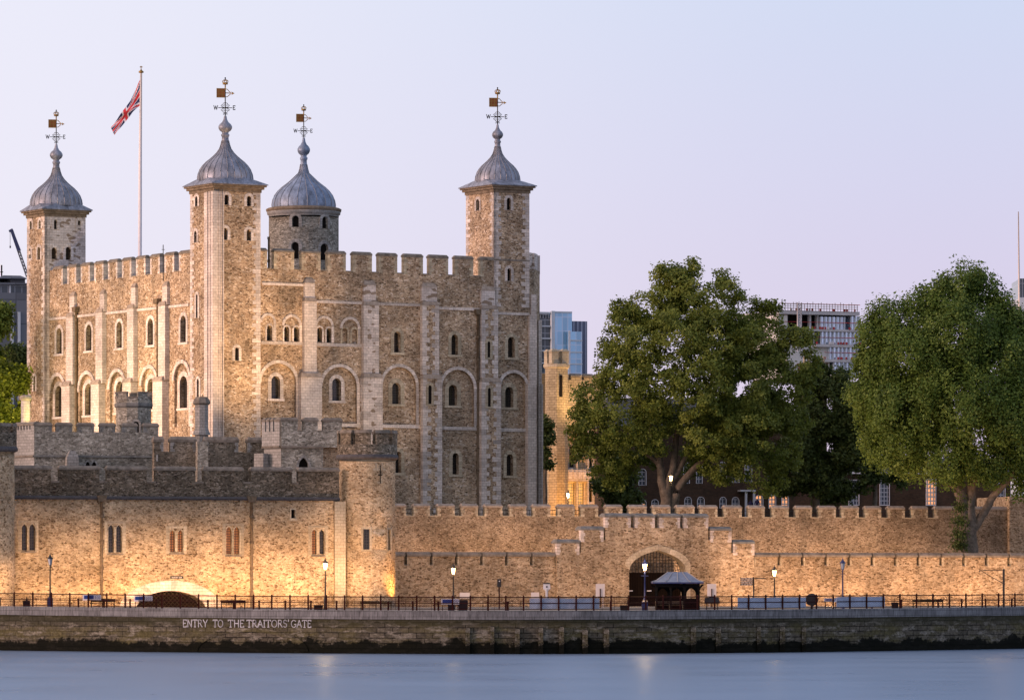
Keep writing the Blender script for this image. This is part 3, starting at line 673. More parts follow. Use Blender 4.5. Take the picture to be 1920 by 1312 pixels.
for pc, yt, yb in [(110.6, 723, 781), (166.6, 719, 778), (225, 714.5, 773), (284, 709.5, 767), (344.7, 704.5, 764.5)]:
    rh.append(kwin(pc - 7, pc + 7, yt, yb, fr=KW, d=WD + .3, ringw=.55, reveal=.5))
for (L, t0, t1), h in zip(bigW, rh): rec = MB(); rec.wall(rect(t0 - .2, t1 + .2, L[0][1], max(p[1] for p in L) + .2), [h], WD + .3, .2, .5, back=False); build('recessed_panel', rec, ['rub_keep'], keep, KW)
for (L, t0, t1) in bigW:
    O = arch((t0 + t1) / 2, L[0][1], max(p[1] for p in L) + .42, t1 - t0 + .84, n=16); r = MB(); r.ring(L[1:], O[1:], WD - .14, WD + .1, closed=False); build('arch_moulding', r, ['ash'], keep, KW)
st = MB(); zst = KW.z(225, 585, WD); st.box(TW(93), TW(355), WD - .14, WD + .05, zst - .16, zst + .16); build('string_course', st, ['ash'], keep, KW)
for b0, b1, u0, u1, yt, yo, yl, l0, l1 in [(127, 143.5, 131, 142, 556, 593, 722, 122, 144), (182.5, 199, 187.5, 198, 552, 585, 719, 177, 199), (241.5, 257.5, 246, 256.5, 540, 577, 716, 236, 259), (300, 317, 305, 316, 537, 572, 713, 293, 318)]:
    buttress(KW, u0, u1 - 2, yt, yo, b0, b1 - 4, yl, l0 + 1, l1 - 6, 'ash')
for px, ytop in ((145.8, 585), (298.5, 570)): pipe(keep, KW, TW(px), WD - .05, GZ, KW.z(px, ytop, WD), .16)
pipe(keep, K, T(895), WD - .05, GZ, K.z(895, 590, WD), .15)
caps_parts(keep, KW, merlons(-LW + 6, -.5, wg), zm, WD, .6, .42, .06); sills_parts(keep, KW, wg, WD, .6, zc)
edge_quoins(keep, KW, wg, zc, zm, WD, .55, .45, .3, .34, 'ash')

# --- turrets
DOME = [(1.0, 0), (1.01, .12), (.985, .28), (.92, .45), (.82, .6), (.69, .74), (.55, .86), (.43, .97), (.31, 1.10), (.215, 1.25), (.165, 1.4), (.13, 1.56), (.12, 1.70), (.15, 1.74), (.15, 1.80), (.115, 1.82),
        (.12, 1.88), (.20, 1.94), (.245, 2.02), (.25, 2.10), (.20, 2.19), (.12, 2.26), (.07, 2.36), (.045, 2.5)]
def dome(mb, cx, cy, r, z0, k, seg=24):
    mb.lathe(cx, cy, [(q * r, z0 + h * r * k) for q, h in DOME], 32)
    for i in range(seg):
        a = 2 * math.pi * (i + .5) / seg
        pts = [(cx + (q * r + .02) * math.sin(a), cy - (q * r + .02) * math.cos(a), z0 + h * r * k) for q, h in DOME[:12]]
        mb.tube(pts, [.042] * 6 + [.034] * 3 + [.026] * 3, 4, 1)
    return z0 + 2.5 * r * k
def vane(parent, fr, cx, cy, z0, s):
    """rod, scroll cross with letters, heraldic plate, arrow and crown; turned to face the view"""
    V = Fr(0, 0, 8, o=fr.w(cx, cy, 0)[:2]); mb = MB(); tb = lambda pts, r=.03, m=0: mb.tube([(x * s, y * s, z0 + z * s) for x, y, z in pts], r * s * 1.35, 5, m)
    tb([(0, 0, 0), (0, 0, 5.0)], .06); tb([(0, 0, 3.9), (0, 0, 4.9)], .07, 1)
    # plate and arrow
    mb.box(-1.18 * s, -.06 * s, -.03 * s, .03 * s, z0 + 2.95 * s, z0 + 4.15 * s, 2)
    for b in (2.93, 4.15): mb.box(-1.2 * s, 0, -.05 * s, .05 * s, z0 + b * s - .05 * s, z0 + b * s + .05 * s, 1)
    mb.box(-1.24 * s, -1.16 * s, -.05 * s, .05 * s, z0 + 2.9 * s, z0 + 4.2 * s, 1)
    tb([(0, 0, 3.55), (1.15, 0, 3.5)], .05, 1); mb.face([(x * s, -.03 * s, z0 + z * s) for x, z in ((.85, 3.25), (1.32, 3.5), (.85, 3.75), (1.0, 3.5))], 1); mb.face([(x * s, .03 * s, z0 + z * s) for x, z in ((1.0, 3.5), (.85, 3.75), (1.32, 3.5), (.85, 3.25))], 1)
    tb([(0, 0, 4.1), (.3, 0, 4.05), (.5, 0, 3.8), (.75, 0, 3.6)], .04, 1); tb([(0, 0, 3.0), (.3, 0, 3.0), (.5, 0, 3.2), (.75, 0, 3.4)], .04, 1)
    # compass cross with scrolls and letters
    tb([(-1.0, 0, 1.45), (1.0, 0, 1.45)], .04); tb([(0, -1.0, 1.45), (0, 1.0, 1.45)], .04)
    for sx in (-1, 1):
        for sz in (-1, 1):
            tb([(sx * x, 0, 1.45 + sz * z) for x, z in ((0.06, .7), (.3, .62), (.38, .42), (.24, .3), (.12, .42))], .035); tb([(sx * x, 0, 1.45 + sz * z) for x, z in ((.15, .06), (.4, .12), (.62, .3), (.5, .42), (.4, .3))], .035)
            tb([(0, sx * x, 1.45 + sz * z) for x, z in ((0.06, .7), (.3, .62), (.38, .42), (.24, .3), (.12, .42))], .035)
        tb([(sx * x, 0, z) for x, z in ((.05, .5), (.2, .7), (.3, .55), (.2, .45))], .035)
    for ch, x in (('W', -1.62), ('E', 1.08)): strokes(mb, ch, lambda lx, lz, f, x=x: (x * s + lx, (-.04 if f == 0 else .04) * s, z0 + 1.2 * s + lz), .55 * s, .10 * s)
    # crown
    mb.lathe(0, 0, [(.02 * s, z0 + 4.72 * s), (.36 * s, z0 + 4.74 * s), (.38 * s, z0 + 5.0 * s), (.33 * s, z0 + 5.0 * s), (.3 * s, z0 + 4.78 * s)], 12, 1)
    for a in range(4):
        an = a * math.pi / 4 + .3; c, q = math.cos(an), math.sin(an)
        tb([(.36 * c, .36 * q, 4.98), (.42 * c, .42 * q, 5.2), (.25 * c, .25 * q, 5.36), (0, 0, 5.3), (-.25 * c, -.25 * q, 5.36), (-.42 * c, -.42 * q, 5.2), (-.36 * c, -.36 * q, 4.98)], .045, 1)
    tb([(0, 0, 5.3), (0, 0, 5.75)], .06, 0); tb([(-.1, 0, 5.62), (.1, 0, 5.62)], .04, 0)
    build('weather_vane', mb, ['iron', 'gilt', 'vane'], parent, V)
def merged(dst, src, f):
    b = len(dst.v); dst.v += [f(*p) for p in src.v]; dst.f += [[b + i for i in q] for q in src.f]; dst.m += src.m; dst.sm += src.sm; dst.uv += src.uv; dst.ti += src.ti
def turret(pxc, x0, x1, y0, y1, zb, ze, rd, kd, vs, lab, swin=(), wwin=(), ms=0, mw=0, ringm='ash', vlow=0.0):
    hs, hw = [], []
    for a, b, yt, yb in swin: hs.append(kwin(a, b, yt, yb, d=y0, ringw=.34, ringm=ringm, reveal=.3, pane='louvre' if (yb > 440 and yb < 500) else 'dark', sill=False, proud=.05))
    for a, b, yt, yb in wwin: hw.append(kwin(a, b, yt, yb, fr=KW, d=x0, ringw=.34, ringm=ringm, reveal=.3, pane='louvre' if (yb > 440 and yb < 500) else 'dark', sill=False, proud=.05))
    body = MB(); body.wall(rect(x0, x1, zb, ze), hs, y0, .5, .3, mat=ms)
    w = MB(); w.wall(rect(-y1, -y0 - .5, zb, ze), hw, x0, .5, .3, mat=mw); merged(body, w, lambda t, d, z: (d, -t, z))
    body.box(x0 + .5, x1, y1 - .5, y1, zb, ze, ms); body.box(x1 - .5, x1, y0 + .5, y1 - .5, zb, ze, ms)
    o = build('turret', body, ['rub_keep', 'ash_p'], keep, K, label=lab)
    q = MB(); quoins(q, x0, 1, zb, ze, y0, .3, .95, .6, .42); quoins(q, x1, -1, zb, ze, y0, .3, .95, .55, .42)
    for (te, sg) in ((-y1, 1), (-y0, -1)):
        qq = MB(); quoins(qq, te, sg, zb, ze, x0, .3, .85, .5, .42); merged(q, qq, lambda t, d, z: (d, -t, z))
    build('quoin_stones', q, ['ash'], o, K)
    c = MB(); c.box(x0 - .12, x1 + .12, y0 - .12, y1 + .12, ze, ze + .35); c.box(x0 - .35, x1 + .35, y0 - .35, y1 + .35, ze + .35, ze + .62); c.box(x0 - .55, x1 + .55, y0 - .55, y1 + .55, ze + .62, ze + .8)
    build('cornice', c, ['cornice'], o, K)
    cx, cy = (x0 + x1) / 2, (y0 + y1) / 2; hx, hy = (x1 - x0) / 2 + .68, (y1 - y0) / 2 + .68
    r = MB(); zr = ze + .8; a = [(cx - hx, cy - hy), (cx + hx, cy - hy), (cx + hx, cy + hy), (cx - hx, cy + hy)]
    r.box(cx - hx, cx + hx, cy - hy, cy + hy, zr + .003, zr + .1)
    m = rd * .98; oc = [(cx + m * math.sin(math.pi * (k / 4 - 1 / 8)), cy - m * math.cos(math.pi * (k / 4 - 1 / 8)), zr + .85) for k in range(8)]
    k = 0
    for i in range(4):
        A = (*a[i], zr + .1); B = (*a[(i + 1) % 4], zr + .1); p, q2, q3 = oc[(2 * i) % 8], oc[(2 * i + 1) % 8], oc[(2 * i + 2) % 8]
        r.face([A, B, q2, p], 0); pk = (B[0] * .35 + (q2[0] + q3[0]) * .325, B[1] * .35 + (q2[1] + q3[1]) * .325, zr + .62)
        r.face([B, pk, q2], 0); r.face([B, q3, pk], 0); r.face([q2, pk, q3], 0)
    zt = dome(r, cx, cy, rd, zr + .55, kd)
    build('turret_roof', r, ['lead', 'lead_rib'], o, K)
    vane(o, K, cx, cy, zt - .3 * vs, vs)
    return o
def pz(px, py, t, d):  # height of a photo row at a plan point of the keep frame
    return CH + (HOR - py) * K.w(t, d, 0)[1] / FP
# south-west (nearest)
x1, y1 = T(488, 0), K.d(357, 0)
sw_t = turret(422, 0, x1, 0, y1, GZ, pz(0, 358, 0, 0), 52.0 / FP * 567, .95, .80, 'nearest and tallest square corner turret, golden lit',
  swin=[(420.8, 428.5, 365, 384.5), (462.8, 470.5, 367.5, 386.5), (418.5, 426.5, 427.5, 449.5), (462.3, 470.5, 430.5, 451.5), (440.5, 447.5, 651, 676)],
  wwin=[(366.3, 371, 368, 387), (386, 390.7, 366, 385), (364.5, 369.3, 433, 455), (386, 390.8, 431, 452), (367.8, 371.2, 552, 596), (369.5, 373.5, 710, 750)])
pm = MB(); zt_ = pz(0, 358, 0, 0)
pm.box(-.25, T(411, 0), -.25, 1.0, GZ, zt_ - .02); 
for f, g in ((T(413, 0), T(418, 0)),): pm.box(f, g, -.18, .1, GZ, zt_ - .03)
for a_, b_ in ((-.38, .12), (.42, .62), (.9, 1.05)): pm.box(a_, b_, -.36 if a_ < 0 else -.33, .1, GZ, zt_ - .04)
for a_, b_ in ((.45, .65), (1.1, 1.35)): pm.box(-.33, .1, a_, b_, GZ, zt_ - .05)
pm.box(-.17, .1, 1.0, 2.2, GZ, zt_ - .06)
build('corner_buttress', pm, ['ash'], keep, K)
# south-east
xa = K.t(926, WD); xb = T(992); ya = WD; yb_ = K.d(874, xa)
turret(928, xa, xb, ya - .02, yb_, zc - 3.4, pz(0, 360, xa, ya), 42.5 / FP * 582, 1.04, .80, 'square corner turret at the right end of the south front',
  swin=[(950, 957.5, 371, 394), (951, 958, 503, 527)], wwin=[(893, 899, 374, 395)])
# north-west
yn = K.d(84, 0); yn2 = K.d(51, 0); xn = K.t(160, yn)
turret(106, 0, xn, yn, yn2, GZ, pz(0, 405, 0, yn), 49.0 / FP * 598, .97, .76, 'square corner turret at the far left end of the west front',
  swin=[(101, 107, 412, 430), (146, 152, 412, 431), (96.5, 106.5, 464, 486), (123, 133, 463, 487.5)],
  wwin=[(56.3, 60, 414.5, 430), (73, 77, 413, 429), (53.5, 58.5, 466, 488), (70.5, 76, 463, 486.5), (63, 66.5, 705, 733)], ms=1)
# north-east round turret
cN = None; dN = LW - 3.0; tN = K.t(569.5, dN); depN = K.w(tN, dN, 0)[1]; RN = 65.5 / FP * depN
zz = lambda y: CH + (HOR - y) * depN / FP
F2 = Fr(0, 0, 0, o=K.w(tN, dN, 0)[:2])
cur = (0, 0, RN); hN = []
for a, b, yt, yb in [(550.5, 563, 409, 430), (606, 616, 410, 432), (549, 563, 458, 489), (603, 617, 460, 491)]:
    f = lambda px: RN * math.asin(max(-.99, min(.99, (px - 569.5) / 65.5))); t0, t1 = f(a), f(b)
    hN.append(window(keep, F2, (t0 + t1) / 2, zz(yb), zz(yt), t1 - t0, 0, reveal=.35, pane='dark', ringw=.38, ringm='ash_g', curve=cur, proud=.05))
b = MB(); b.wall(rect(-math.pi * RN / 2 * 1.02, math.pi * RN / 2 * 1.02, zc - 2, zz(403)), hN, 0, .4, .35, curve=cur, grid=.55, back=False)
b.lathe(0, 0, [(RN - .02, zc - 2), (RN - .02, zz(403))], 20, 0, True, math.pi / 2, 3 * math.pi / 2)
nt_ = build('turret', b, ['rub_grey'], keep, F2, label='round turret with a blue lead dome behind the parapet')
c = MB(); c.lathe(0, 0, [(RN + .03, zz(407.5)), (RN + .03, zz(404)), (RN + .2, zz(403)), (RN + .25, zz(398)), (RN + .1, zz(397))], 48, 0); build('ashlar_band', c, ['ash_g'], nt_, F2)
c = MB(); c.lathe(0, 0, [(RN, zz(400)), (RN + .32, zz(397)), (RN + .36, zz(393)), (RN + .1, zz(391)), (RN - .6, zz(389))], 48, 0); build('cornice', c, ['cornice'], nt_, F2)
rf = MB(); sv = DOME; DOME = [(q * (1 if i < 9 else .8), h) for i, (q, h) in enumerate(DOME)]
zt = dome(rf, 0, 0, 59.5 / FP * depN, zz(391), .89, 20); DOME = sv
build('turret_roof', rf, ['lead_b', 'lead_rib'], nt_, F2); vane(nt_, F2, 0, 0, zt - .25, .76)
# downpipe beside the round turret
pipe(keep, K, T(503, 3), 3.0, zc - .6, K.z(503, 445, 3), .12, False)

# flagpole and flag on the roof
dF = LW * .55; tF = K.t(263, dF); dep = K.w(tF, dF, 0)[1]; s_ = dep / FP
fz = lambda y: CH + (HOR - y) * s_
FF = Fr(0, 0, 0, o=K.w(tF, dF, 0)[:2])
fp = thing('flagpole', 'tall white flagpole rising from the keep roof', 'flagpole', FF, 0, 0, zc - 1)
m = MB(); m.tube([(-.05, 0, zc - 1), (0, 0, fz(300)), (.1, 0, fz(137))], [.24, .20, .12], 10, 0); build('pole', m, ['white'], fp, FF)
m = MB(); m.lathe(.1, 0, [(.05, fz(138)), (.3, fz(136.5)), (.3, fz(134.5)), (.1, fz(132)), (.04, fz(129))], 14, 0); m.tube([(.1, 0, fz(132)), (.1, 0, fz(124))], .04, 5); m.box(-.05, .25, -.04, .04, fz(127), fz(125), 0); build('finial', m, ['gilt'], fp, FF)
def jack(u, v):  # u 0..1 along the fly, v 0..1 down; 0 blue 1 white 2 red
    x, y = (u - .5) * 2, (v - .5)
    if abs(x) < .1 or abs(y) < .1: return 2
    if abs(x) < .167 or abs(y) < .167: return 1
    e = (y * 2 - x) / 2.236 if x * y > 0 else (y * 2 + x) / 2.236; e = abs(y) * 2 - abs(x)
    d = abs(e) / 2.236
    if d < .045: return 2
    if d < .11: return 1
    return 0
fm = MB(); nu, nv = 44, 26
def fpt(u, v):
    # hoist from (262,150) to (262,198); the cloth hangs limp down to (209,250)
    hx, hy = 262.2, 150 + 48 * v
    if u < .28: k = u / .28; ex, ey = hx - k * (18 - 4 * v), hy + k * (40 - 26 * v)
    else:
        k = (u - .28) / .72; bx_, by_ = 244.2 + 4 * v, 190 + 22 * v; ex, ey = bx_ - k * (36 - 3 * v) , by_ + k * (50 + 10 * v - 18 * v)
    wob = math.sin(u * 9 + v * 3) * .25 * min(1, u * 4) + math.sin(u * 17 + v * 8) * .12 * min(1, u * 4)
    return ((ex - 263) * s_, wob - .3 * u, fz(ey))
for i in range(nu):
    for j in range(nv):
        p = [fpt(i / nu, j / nv), fpt((i + 1) / nu, j / nv), fpt((i + 1) / nu, (j + 1) / nv), fpt(i / nu, (j + 1) / nv)]
        fm.face(p[::-1], jack((i + .5) / nu, (j + .5) / nv), smooth=True)
M['fblue'] = plain('flag_blue', (.04, .05, .13), .8); M['fwhite'] = plain('flag_white', (.72, .68, .70), .8, var=.05); M['fred'] = plain('flag_red', (.60, .05, .06), .8)
build('flag', fm, ['fblue', 'fwhite', 'fred'], None, FF, label='limp red white and blue flag hanging from the white flagpole', cat='flag')
# ------------------------------------------------------------------ river, wharf and ground
random.seed(8)
_wp = [(-500, 505, 4.5), (-200, 486, 4.3), (0, 478, 4.23), (320, 466, 4.04), (640, 456, 3.93), (960, 451, 3.86), (1280, 456, 3.93), (1600, 472, 4.0), (1920, 492, 4.07), (2150, 508, 4.1), (2500, 530, 4.1)]
_f1 = np.polyfit([(p[0] - 960) / 1000 for p in _wp], [p[1] for p in _wp], 5); _f2 = np.polyfit([(p[0] - 960) / 1000 for p in _wp], [p[2] for p in _wp], 5)
def wf(px): u = (px - 960) / 1000; return float(np.polyval(_f1, u)), float(np.polyval(_f2, u))
def WP(px, back=0.0):                      # plan point behind the wharf edge
    d, z = wf(px); d += back; return ((px - 960) / FP * d, d), z
pxs = list(range(-500, 2501, 20))
line = []; L = 0; prev = None
for p in pxs:
    (x, y), z = WP(p)
    if prev: L += math.dist(prev, (x, y))
    prev = (x, y); line.append((p, x, y, z, L))
def strip(mb, off0, off1, z0f, z1f, mat=0):
    """vertical strip following the wharf edge; off = distance towards the river"""
    for a, b in zip(line[:-1], line[1:]):
        q = [(a[1], a[2] - off0, z0f(a)), (b[1], b[2] - off0, z0f(b)), (b[1], b[2] - off1, z1f(b)), (a[1], a[2] - off1, z1f(a))]
        mb.face(q, mat, uv=[(a[4], z0f(a)), (b[4], z0f(b)), (b[4], z1f(b)), (a[4], z1f(a))])
mb = MB(); z = 0
mb.face([(-3000, -400, 0), (3000, -400, 0), (3000, 560, 0), (-3000, 560, 0)]); build('river_water', mb, ['water'], kind='structure', origin=(0, 200, 0))
g = MB()
for a, b in zip(line[:-1], line[1:]): g.face([(a[1], a[2] + .6, a[3] - .02), (b[1], b[2] + .6, b[3] - .02), (b[1] * 1.25, 575, 4.02), (a[1] * 1.25, 575, 4.02)])
build('wharf_paving', g, ['paving'], kind='structure')
g = MB(); g.face([(-4000, 575, 3.9), (4000, 575, 3.9), (4000, 9000, 3.9), (-4000, 9000, 3.9)]); build('city_ground', g, ['earth'], kind='structure')
rw = thing('river_wall', 'long stone embankment wall rising from the river, weed stained', 'embankment wall', WORLD, *[WP(960)[0][0], WP(960)[0][1]], 0)
m = MB(); strip(m, 0, 0, lambda a: -1.5, lambda a: a[3] - .80); build('wall', m, ['river_stone'], rw)
m = MB(); strip(m, .14, .14, lambda a: a[3] - .82, lambda a: a[3]); strip(m, .14, -.7, lambda a: a[3], lambda a: a[3] + .004); strip(m, 0, .14, lambda a: a[3] - .82, lambda a: a[3] - .82); build('coping', m, ['coping'], rw)
# blocked water gate arch below the inscription
def wpt(px, py, off): (x, y), z = WP(px); y -= off; return (x, y, CH + (HOR - py) * y / FP)
m = MB(); n = 22
for i in range(n):
    a0, a1 = math.pi * (1 - i / n), math.pi * (1 - (i + 1) / n)
    f = lambda a, rx, ry, off: wpt(466 + rx * math.cos(a), 1221 - ry * math.sin(a), off)
    q = [f(a0, 96, 37, .1), f(a1, 96, 37, .1), f(a1, 112, 44, .1), f(a0, 112, 44, .1)]; ti = random.random()
    m.face(q, 0, tint=ti); m.face([f(a1, 96, 37, .1), f(a0, 96, 37, .1), f(a0, 96, 37, -.1), f(a1, 96, 37, -.1)], 0); m.face([f(a0, 112, 44, .1), f(a1, 112, 44, .1), f(a1, 112, 44, -.1), f(a0, 112, 44, -.1)], 0)
build('blocked_arch', m, ['river_stone'], rw)
m = MB()
for word, a, b in [("ENTRY", 343, 389), ("TO", 399.5, 418), ("THE", 428, 457), ("TRAITORS'", 463, 542), ("GATE", 546, 583)]:
    ws = [LET[c][0] for c in word]; gap = .14; tot = sum(ws) + gap * (len(word) - 1); k = (b - a) / tot; x = a
    for c, w in zip(word, ws):
        yb = 1174.5 + (a - 343) * .004
        strokes(m, c, lambda lx, lz, f, x=x: wpt(x + lx * k, yb - lz * 13.2, .05 if f == 0 else .0), 1.0, .13); x += (w + gap) * k
build('inscription', m, ['inscr'], rw)
# fender piles
first = None
for i, px in enumerate([877, 923, 970, 1014, 1053, 1097, 1137, 1300, 1347, 1423, 1467, 1507]):
    (x, y), z = WP(px)
    if first is None:
        m = MB(); m.box(-.2, .2, -.3, .05, -1.2, 2.2, 0); m.taper(-.2, .2, -.3, .05, 2.2, 2.4, .08, .1, 0); m.box(-.25, .25, -.36, -.3, .9, 1.02)
        o = build('fender_pile', m, ['river_stone'], None, Fr(0, 0, 0, o=(x, y)), cat='timber pile', origin=(x, y, 0)); first = o
    else: o = first.copy(); COL.objects.link(o); o.location = (x, y - random.uniform(0, .1), random.uniform(-.2, .12)); o.scale = (random.uniform(.85, 1.2), 1, 1)
    o['label'] = 'slimy square timber fender pile standing against the river wall right of centre'; o['category'] = 'timber pile'; o['group'] = 'timber fender piles on the river wall'
# railing
rl = thing('wharf_railing', 'long dark red iron railing with wire mesh along the wharf edge', 'railing', WORLD, WP(960)[0][0], WP(960)[0][1], 3.9)
posts = []; px = -8.0
while px < 1935:
    posts.append(px); px += np.interp(px, [0, 640, 1280, 1920], [34.8, 34.0, 32.2, 30.4])
fp0 = None
for px in posts:
    (x, y), z = WP(px, .18)
    if fp0 is None:
        m = MB(); m.box(x - .075, x + .075, y - .075, y + .075, z, z + 1.26); m.lathe(x, y, [(.07, z + 1.26), (.08, z + 1.31), (.03, z + 1.37)], 8); fp0 = build('post', m, ['rail'], rl); P0 = (x, y, z)
    else: o = fp0.copy(); COL.objects.link(o); o.parent = rl; o.location = (x - P0[0], y - P0[1], z - P0[2])
m = MB()
for h, r in ((1.2, .045), (.66, .036), (.12, .036)):
    m.tube([(WP(p, .18)[0][0], WP(p, .18)[0][1], WP(p)[1] + h) for p in np.arange(-10, 1940, 10)], r, 5)
build('rail', m, ['rail'], rl)
m = MB(); sp = 0.16
pts = [(WP(p, .17)[0], WP(p)[1]) for p in np.arange(-10, 1940, 3.0)]
for k in range(len(pts) - 6):
    (a, za), (b, zb) = pts[k], pts[k + 6]
    for (p, zp), (q, zq) in (((a, za + .14), (b, zb + 1.18)), ((b, zb + .14), (a, za + 1.18))):
        m.face([(p[0] - .010, p[1], zp), (p[0] + .010, p[1], zp), (q[0] + .010, q[1], zq), (q[0] - .010, q[1], zq)])
build('wire_mesh', m, ['rail'], rl)
def local(px, back, ang=0.0): (x, y), z = WP(px, back); return Fr(0, 0, ang, o=(x, y)), max(z - .02, 4.0 - .02 + (z - 4.0) * max(0, 1 - back / 40))
SZ = lambda px, back: FP / (wf(px)[0] + back)
# banners hung on the railing
for a, b, lab in [(993, 1124, 'long pale blue banner on the railing left of the shelter'), (1383, 1511, 'long pale blue banner on the railing left of the black disc'), (1568, 1659, 'shortest pale blue banner on the railing, right of the black disc')]:
    m = MB(); ps = np.linspace(a, b, 14)
    for p, q in zip(ps[:-1], ps[1:]):
        (x0, y0), z0 = WP(p, .26); (x1, y1), z1 = WP(q, .26); w0, w1 = [.03 * math.sin(v * .35) for v in (p, q)]
        m.face([(x0, y0 + w0, z0 + .10), (x1, y1 + w1, z1 + .10), (x1, y1 - w1, z1 + 1.12 - abs(w1)), (x0, y0 - w0, z0 + 1.12 - abs(w0))])
        m.face([(x1, y1 + w1 + .01, z1 + .10), (x0, y0 + w0 + .01, z0 + .10), (x0, y0 - w0 + .01, z0 + 1.12 - abs(w0)), (x1, y1 - w1 + .01, z1 + 1.12 - abs(w1))])
    build('railing_banner', m, ['banner'], label=lab, cat='banner', group='pale blue banners on the railing')
# small notice boards clipped to the railing, blue and white
for a, b, yt, yb, lab in [(155, 189.5, 1114.5, 1125, 'small blue and white notice board left of the first bench'), (251, 286, 1116.5, 1127, 'small blue and white notice board by the left foot of the low arch'),
                     (827, 861, 1122, 1132.5, 'small blue and white notice board beside the third lamp'), (1545, 1569, 1121, 1128, 'small pale notice board right of the black disc')]:
    d = wf((a + b) / 2)[0] + .5; X = lambda p: (p - 960) / FP * d; Z = lambda y: CH + (HOR - y) * d / FP
    o = thing('notice_board', lab, 'notice board', WORLD, X((a + b) / 2), d, Z(yb) , 'notice boards along the railing')
    m = MB(); m.box(X(a), X(b), d, d + .04, Z(yb), Z(yt)); build('board', m, ['white'], o)
    m = MB(); r_ = random.Random(int(a)); m.box(X(a) + .12, X(a) + (X(b) - X(a)) * .6, d - .012, d, Z(yb) + .14, Z(yt) - .06)
    for k in range(3):
        zz_ = Z(yb) + .14 + k * .1; x = X(a) + (X(b) - X(a)) * .66
        while x < X(b) - .1: l = r_.uniform(.06, .2); m.box(x, min(x + l, X(b) - .05), d - .012, d, zz_, zz_ + .045); x += l + .05
    build('printed_panel', m, ['signblue'], o)
    m = MB(); m.box(X(a) + .1, X(a) + .16, d + .04, d + .1, wf(a)[1], Z(yb)); m.box(X(b) - .16, X(b) - .1, d + .04, d + .1, wf(a)[1], Z(yb)); build('leg', m, ['rail'], o)
# lamp posts
def lamp_post(px, back, ytop, lit, lab, bluebase=False, post='iron', name='street_lamp', group='lamp posts on the wharf', fr=None, base=None, power=260):
    if fr is None: fr, z0 = local(px, back); dep = wf(px)[0] + back
    else: z0 = base; dep = fr.o[1]
    zt = CH + (HOR - ytop) * dep / FP
    o = thing(name, lab, 'street lamp', fr, 0, 0, z0, group)
    m = MB(); hl = zt - 1.15
    m.lathe(0, 0, [(.20, z0), (.20, z0 + .12), (.15, z0 + .2), (.15, z0 + .95), (.11, z0 + 1.1), (.075, z0 + 1.3), (.055, hl - .25), (.09, hl - .22), (.06, hl - .15), (.045, hl)], 12); m.tube([(-.32, 0, hl - .45), (.32, 0, hl - .45)], .022, 5)
    build('post', m, [post], o, fr)
    if bluebase: m = MB(); m.box(-.27, .27, -.27, .27, z0, z0 + .78); m.taper(-.27, .27, -.27, .27, z0 + .78, z0 + .9, .1, .1); build('base_cabinet', m, ['blue'], o, fr)
    m = MB(); m.lathe(0, 0, [(.12, hl + .03), (.24, hl + .60)], 6, 0, False); m.lathe(0, 0, [(.0, hl + .03), (.12, hl + .03)], 6, 0, False)
    gl = build('lantern_glass', m, ['lampglass' if lit else 'lampoff'], o, fr)
    m = MB(); m.lathe(0, 0, [(.02, hl + .61), (.30, hl + .6), (.27, hl + .68), (.12, hl + .82), (.09, hl + .9), (.11, hl + .94), (.03, hl + 1.0), (.015, hl + 1.15)], 12); m.lathe(0, 0, [(.05, hl - .05), (.13, hl + .0), (.12, hl + .04)], 8)
    for k in range(6):
        a = math.pi * k / 3; m.tube([(.125 * math.sin(a), -.125 * math.cos(a), hl + .02), (.245 * math.sin(a), -.245 * math.cos(a), hl + .61)], .014, 4)
    build('lantern_frame', m, [post], o, fr)
    if lit:
        l = bpy.data.lights.new('lamp_light', 'POINT'); l.energy = power; l.color = (1.0, .62, .28); l.shadow_soft_size = .12
        lo = bpy.data.objects.new('lamp_light', l); COL.objects.link(lo); lo.location = fr.w(0, -.62, hl + .3)
    return o
lamp_post(94, 3.0, 1036.5, False, 'unlit black lamp post with a blue cabinet at its foot, leftmost on the wharf', True)
lamp_post(610, 2.6, 1044.5, True, 'lit lamp post in front of the round tower, black box at its foot', power=420)
lamp_post(850, 22, 1054, True, 'lit lamp post just right of the round tower by a notice board', power=150)
lamp_post(1209, 3.0, 1046, True, 'lit lamp post with blue pole in front of the pointed gateway', True, 'blue', power=420)
lamp_post(1452, 22, 1058.5, True, 'lit lamp post between the fingerpost and the black disc', power=150)
lamp_post(1580, 8, 1044.5, False, 'unlit blue lamp post right of the black disc', False, 'blue')
# box at the foot of a lamp, bins
def bin_(px, back, w, h, lab, mat='bin', knob=True):
    fr, z0 = local(px, back); o = thing('litter_bin', lab, 'bin', fr, 0, 0, z0, 'dark bins and boxes along the wharf')
    m = MB(); m.taper(-w / 2, w / 2, -w / 2, w / 2, z0, z0 + h * .8, -.03, -.03); build('body', m, [mat], o, fr)
    m = MB(); m.taper(-w / 2 - .05, w / 2 + .05, -w / 2 - .05, w / 2 + .05, z0 + h * .8, z0 + h * .92, .1, .1)
    if knob: m.lathe(0, 0, [(.12, z0 + h * .9), (.1, z0 + h * 1.1), (.04, z0 + h * 1.25), (.03, z0 + h * 1.5)], 8)
    build('lid', m, [mat], o, fr)
bin_(50, 2.0, .62, .62, 'black litter bin with a knobbed lid near the left edge'); bin_(597, 2.4, .75, .5, 'low black box beside the lit lamp by the round tower', knob=False)
bin_(868, 2.4, .8, 1.05, 'black litter bin behind the notice board by the third lamp', knob=False); bin_(1170, 2.6, .65, .5, 'low black bin left of the blue lamp pole', knob=False)
bin_(1678, 3, .6, .62, 'small dark green bin right of the last banner', knob=False)
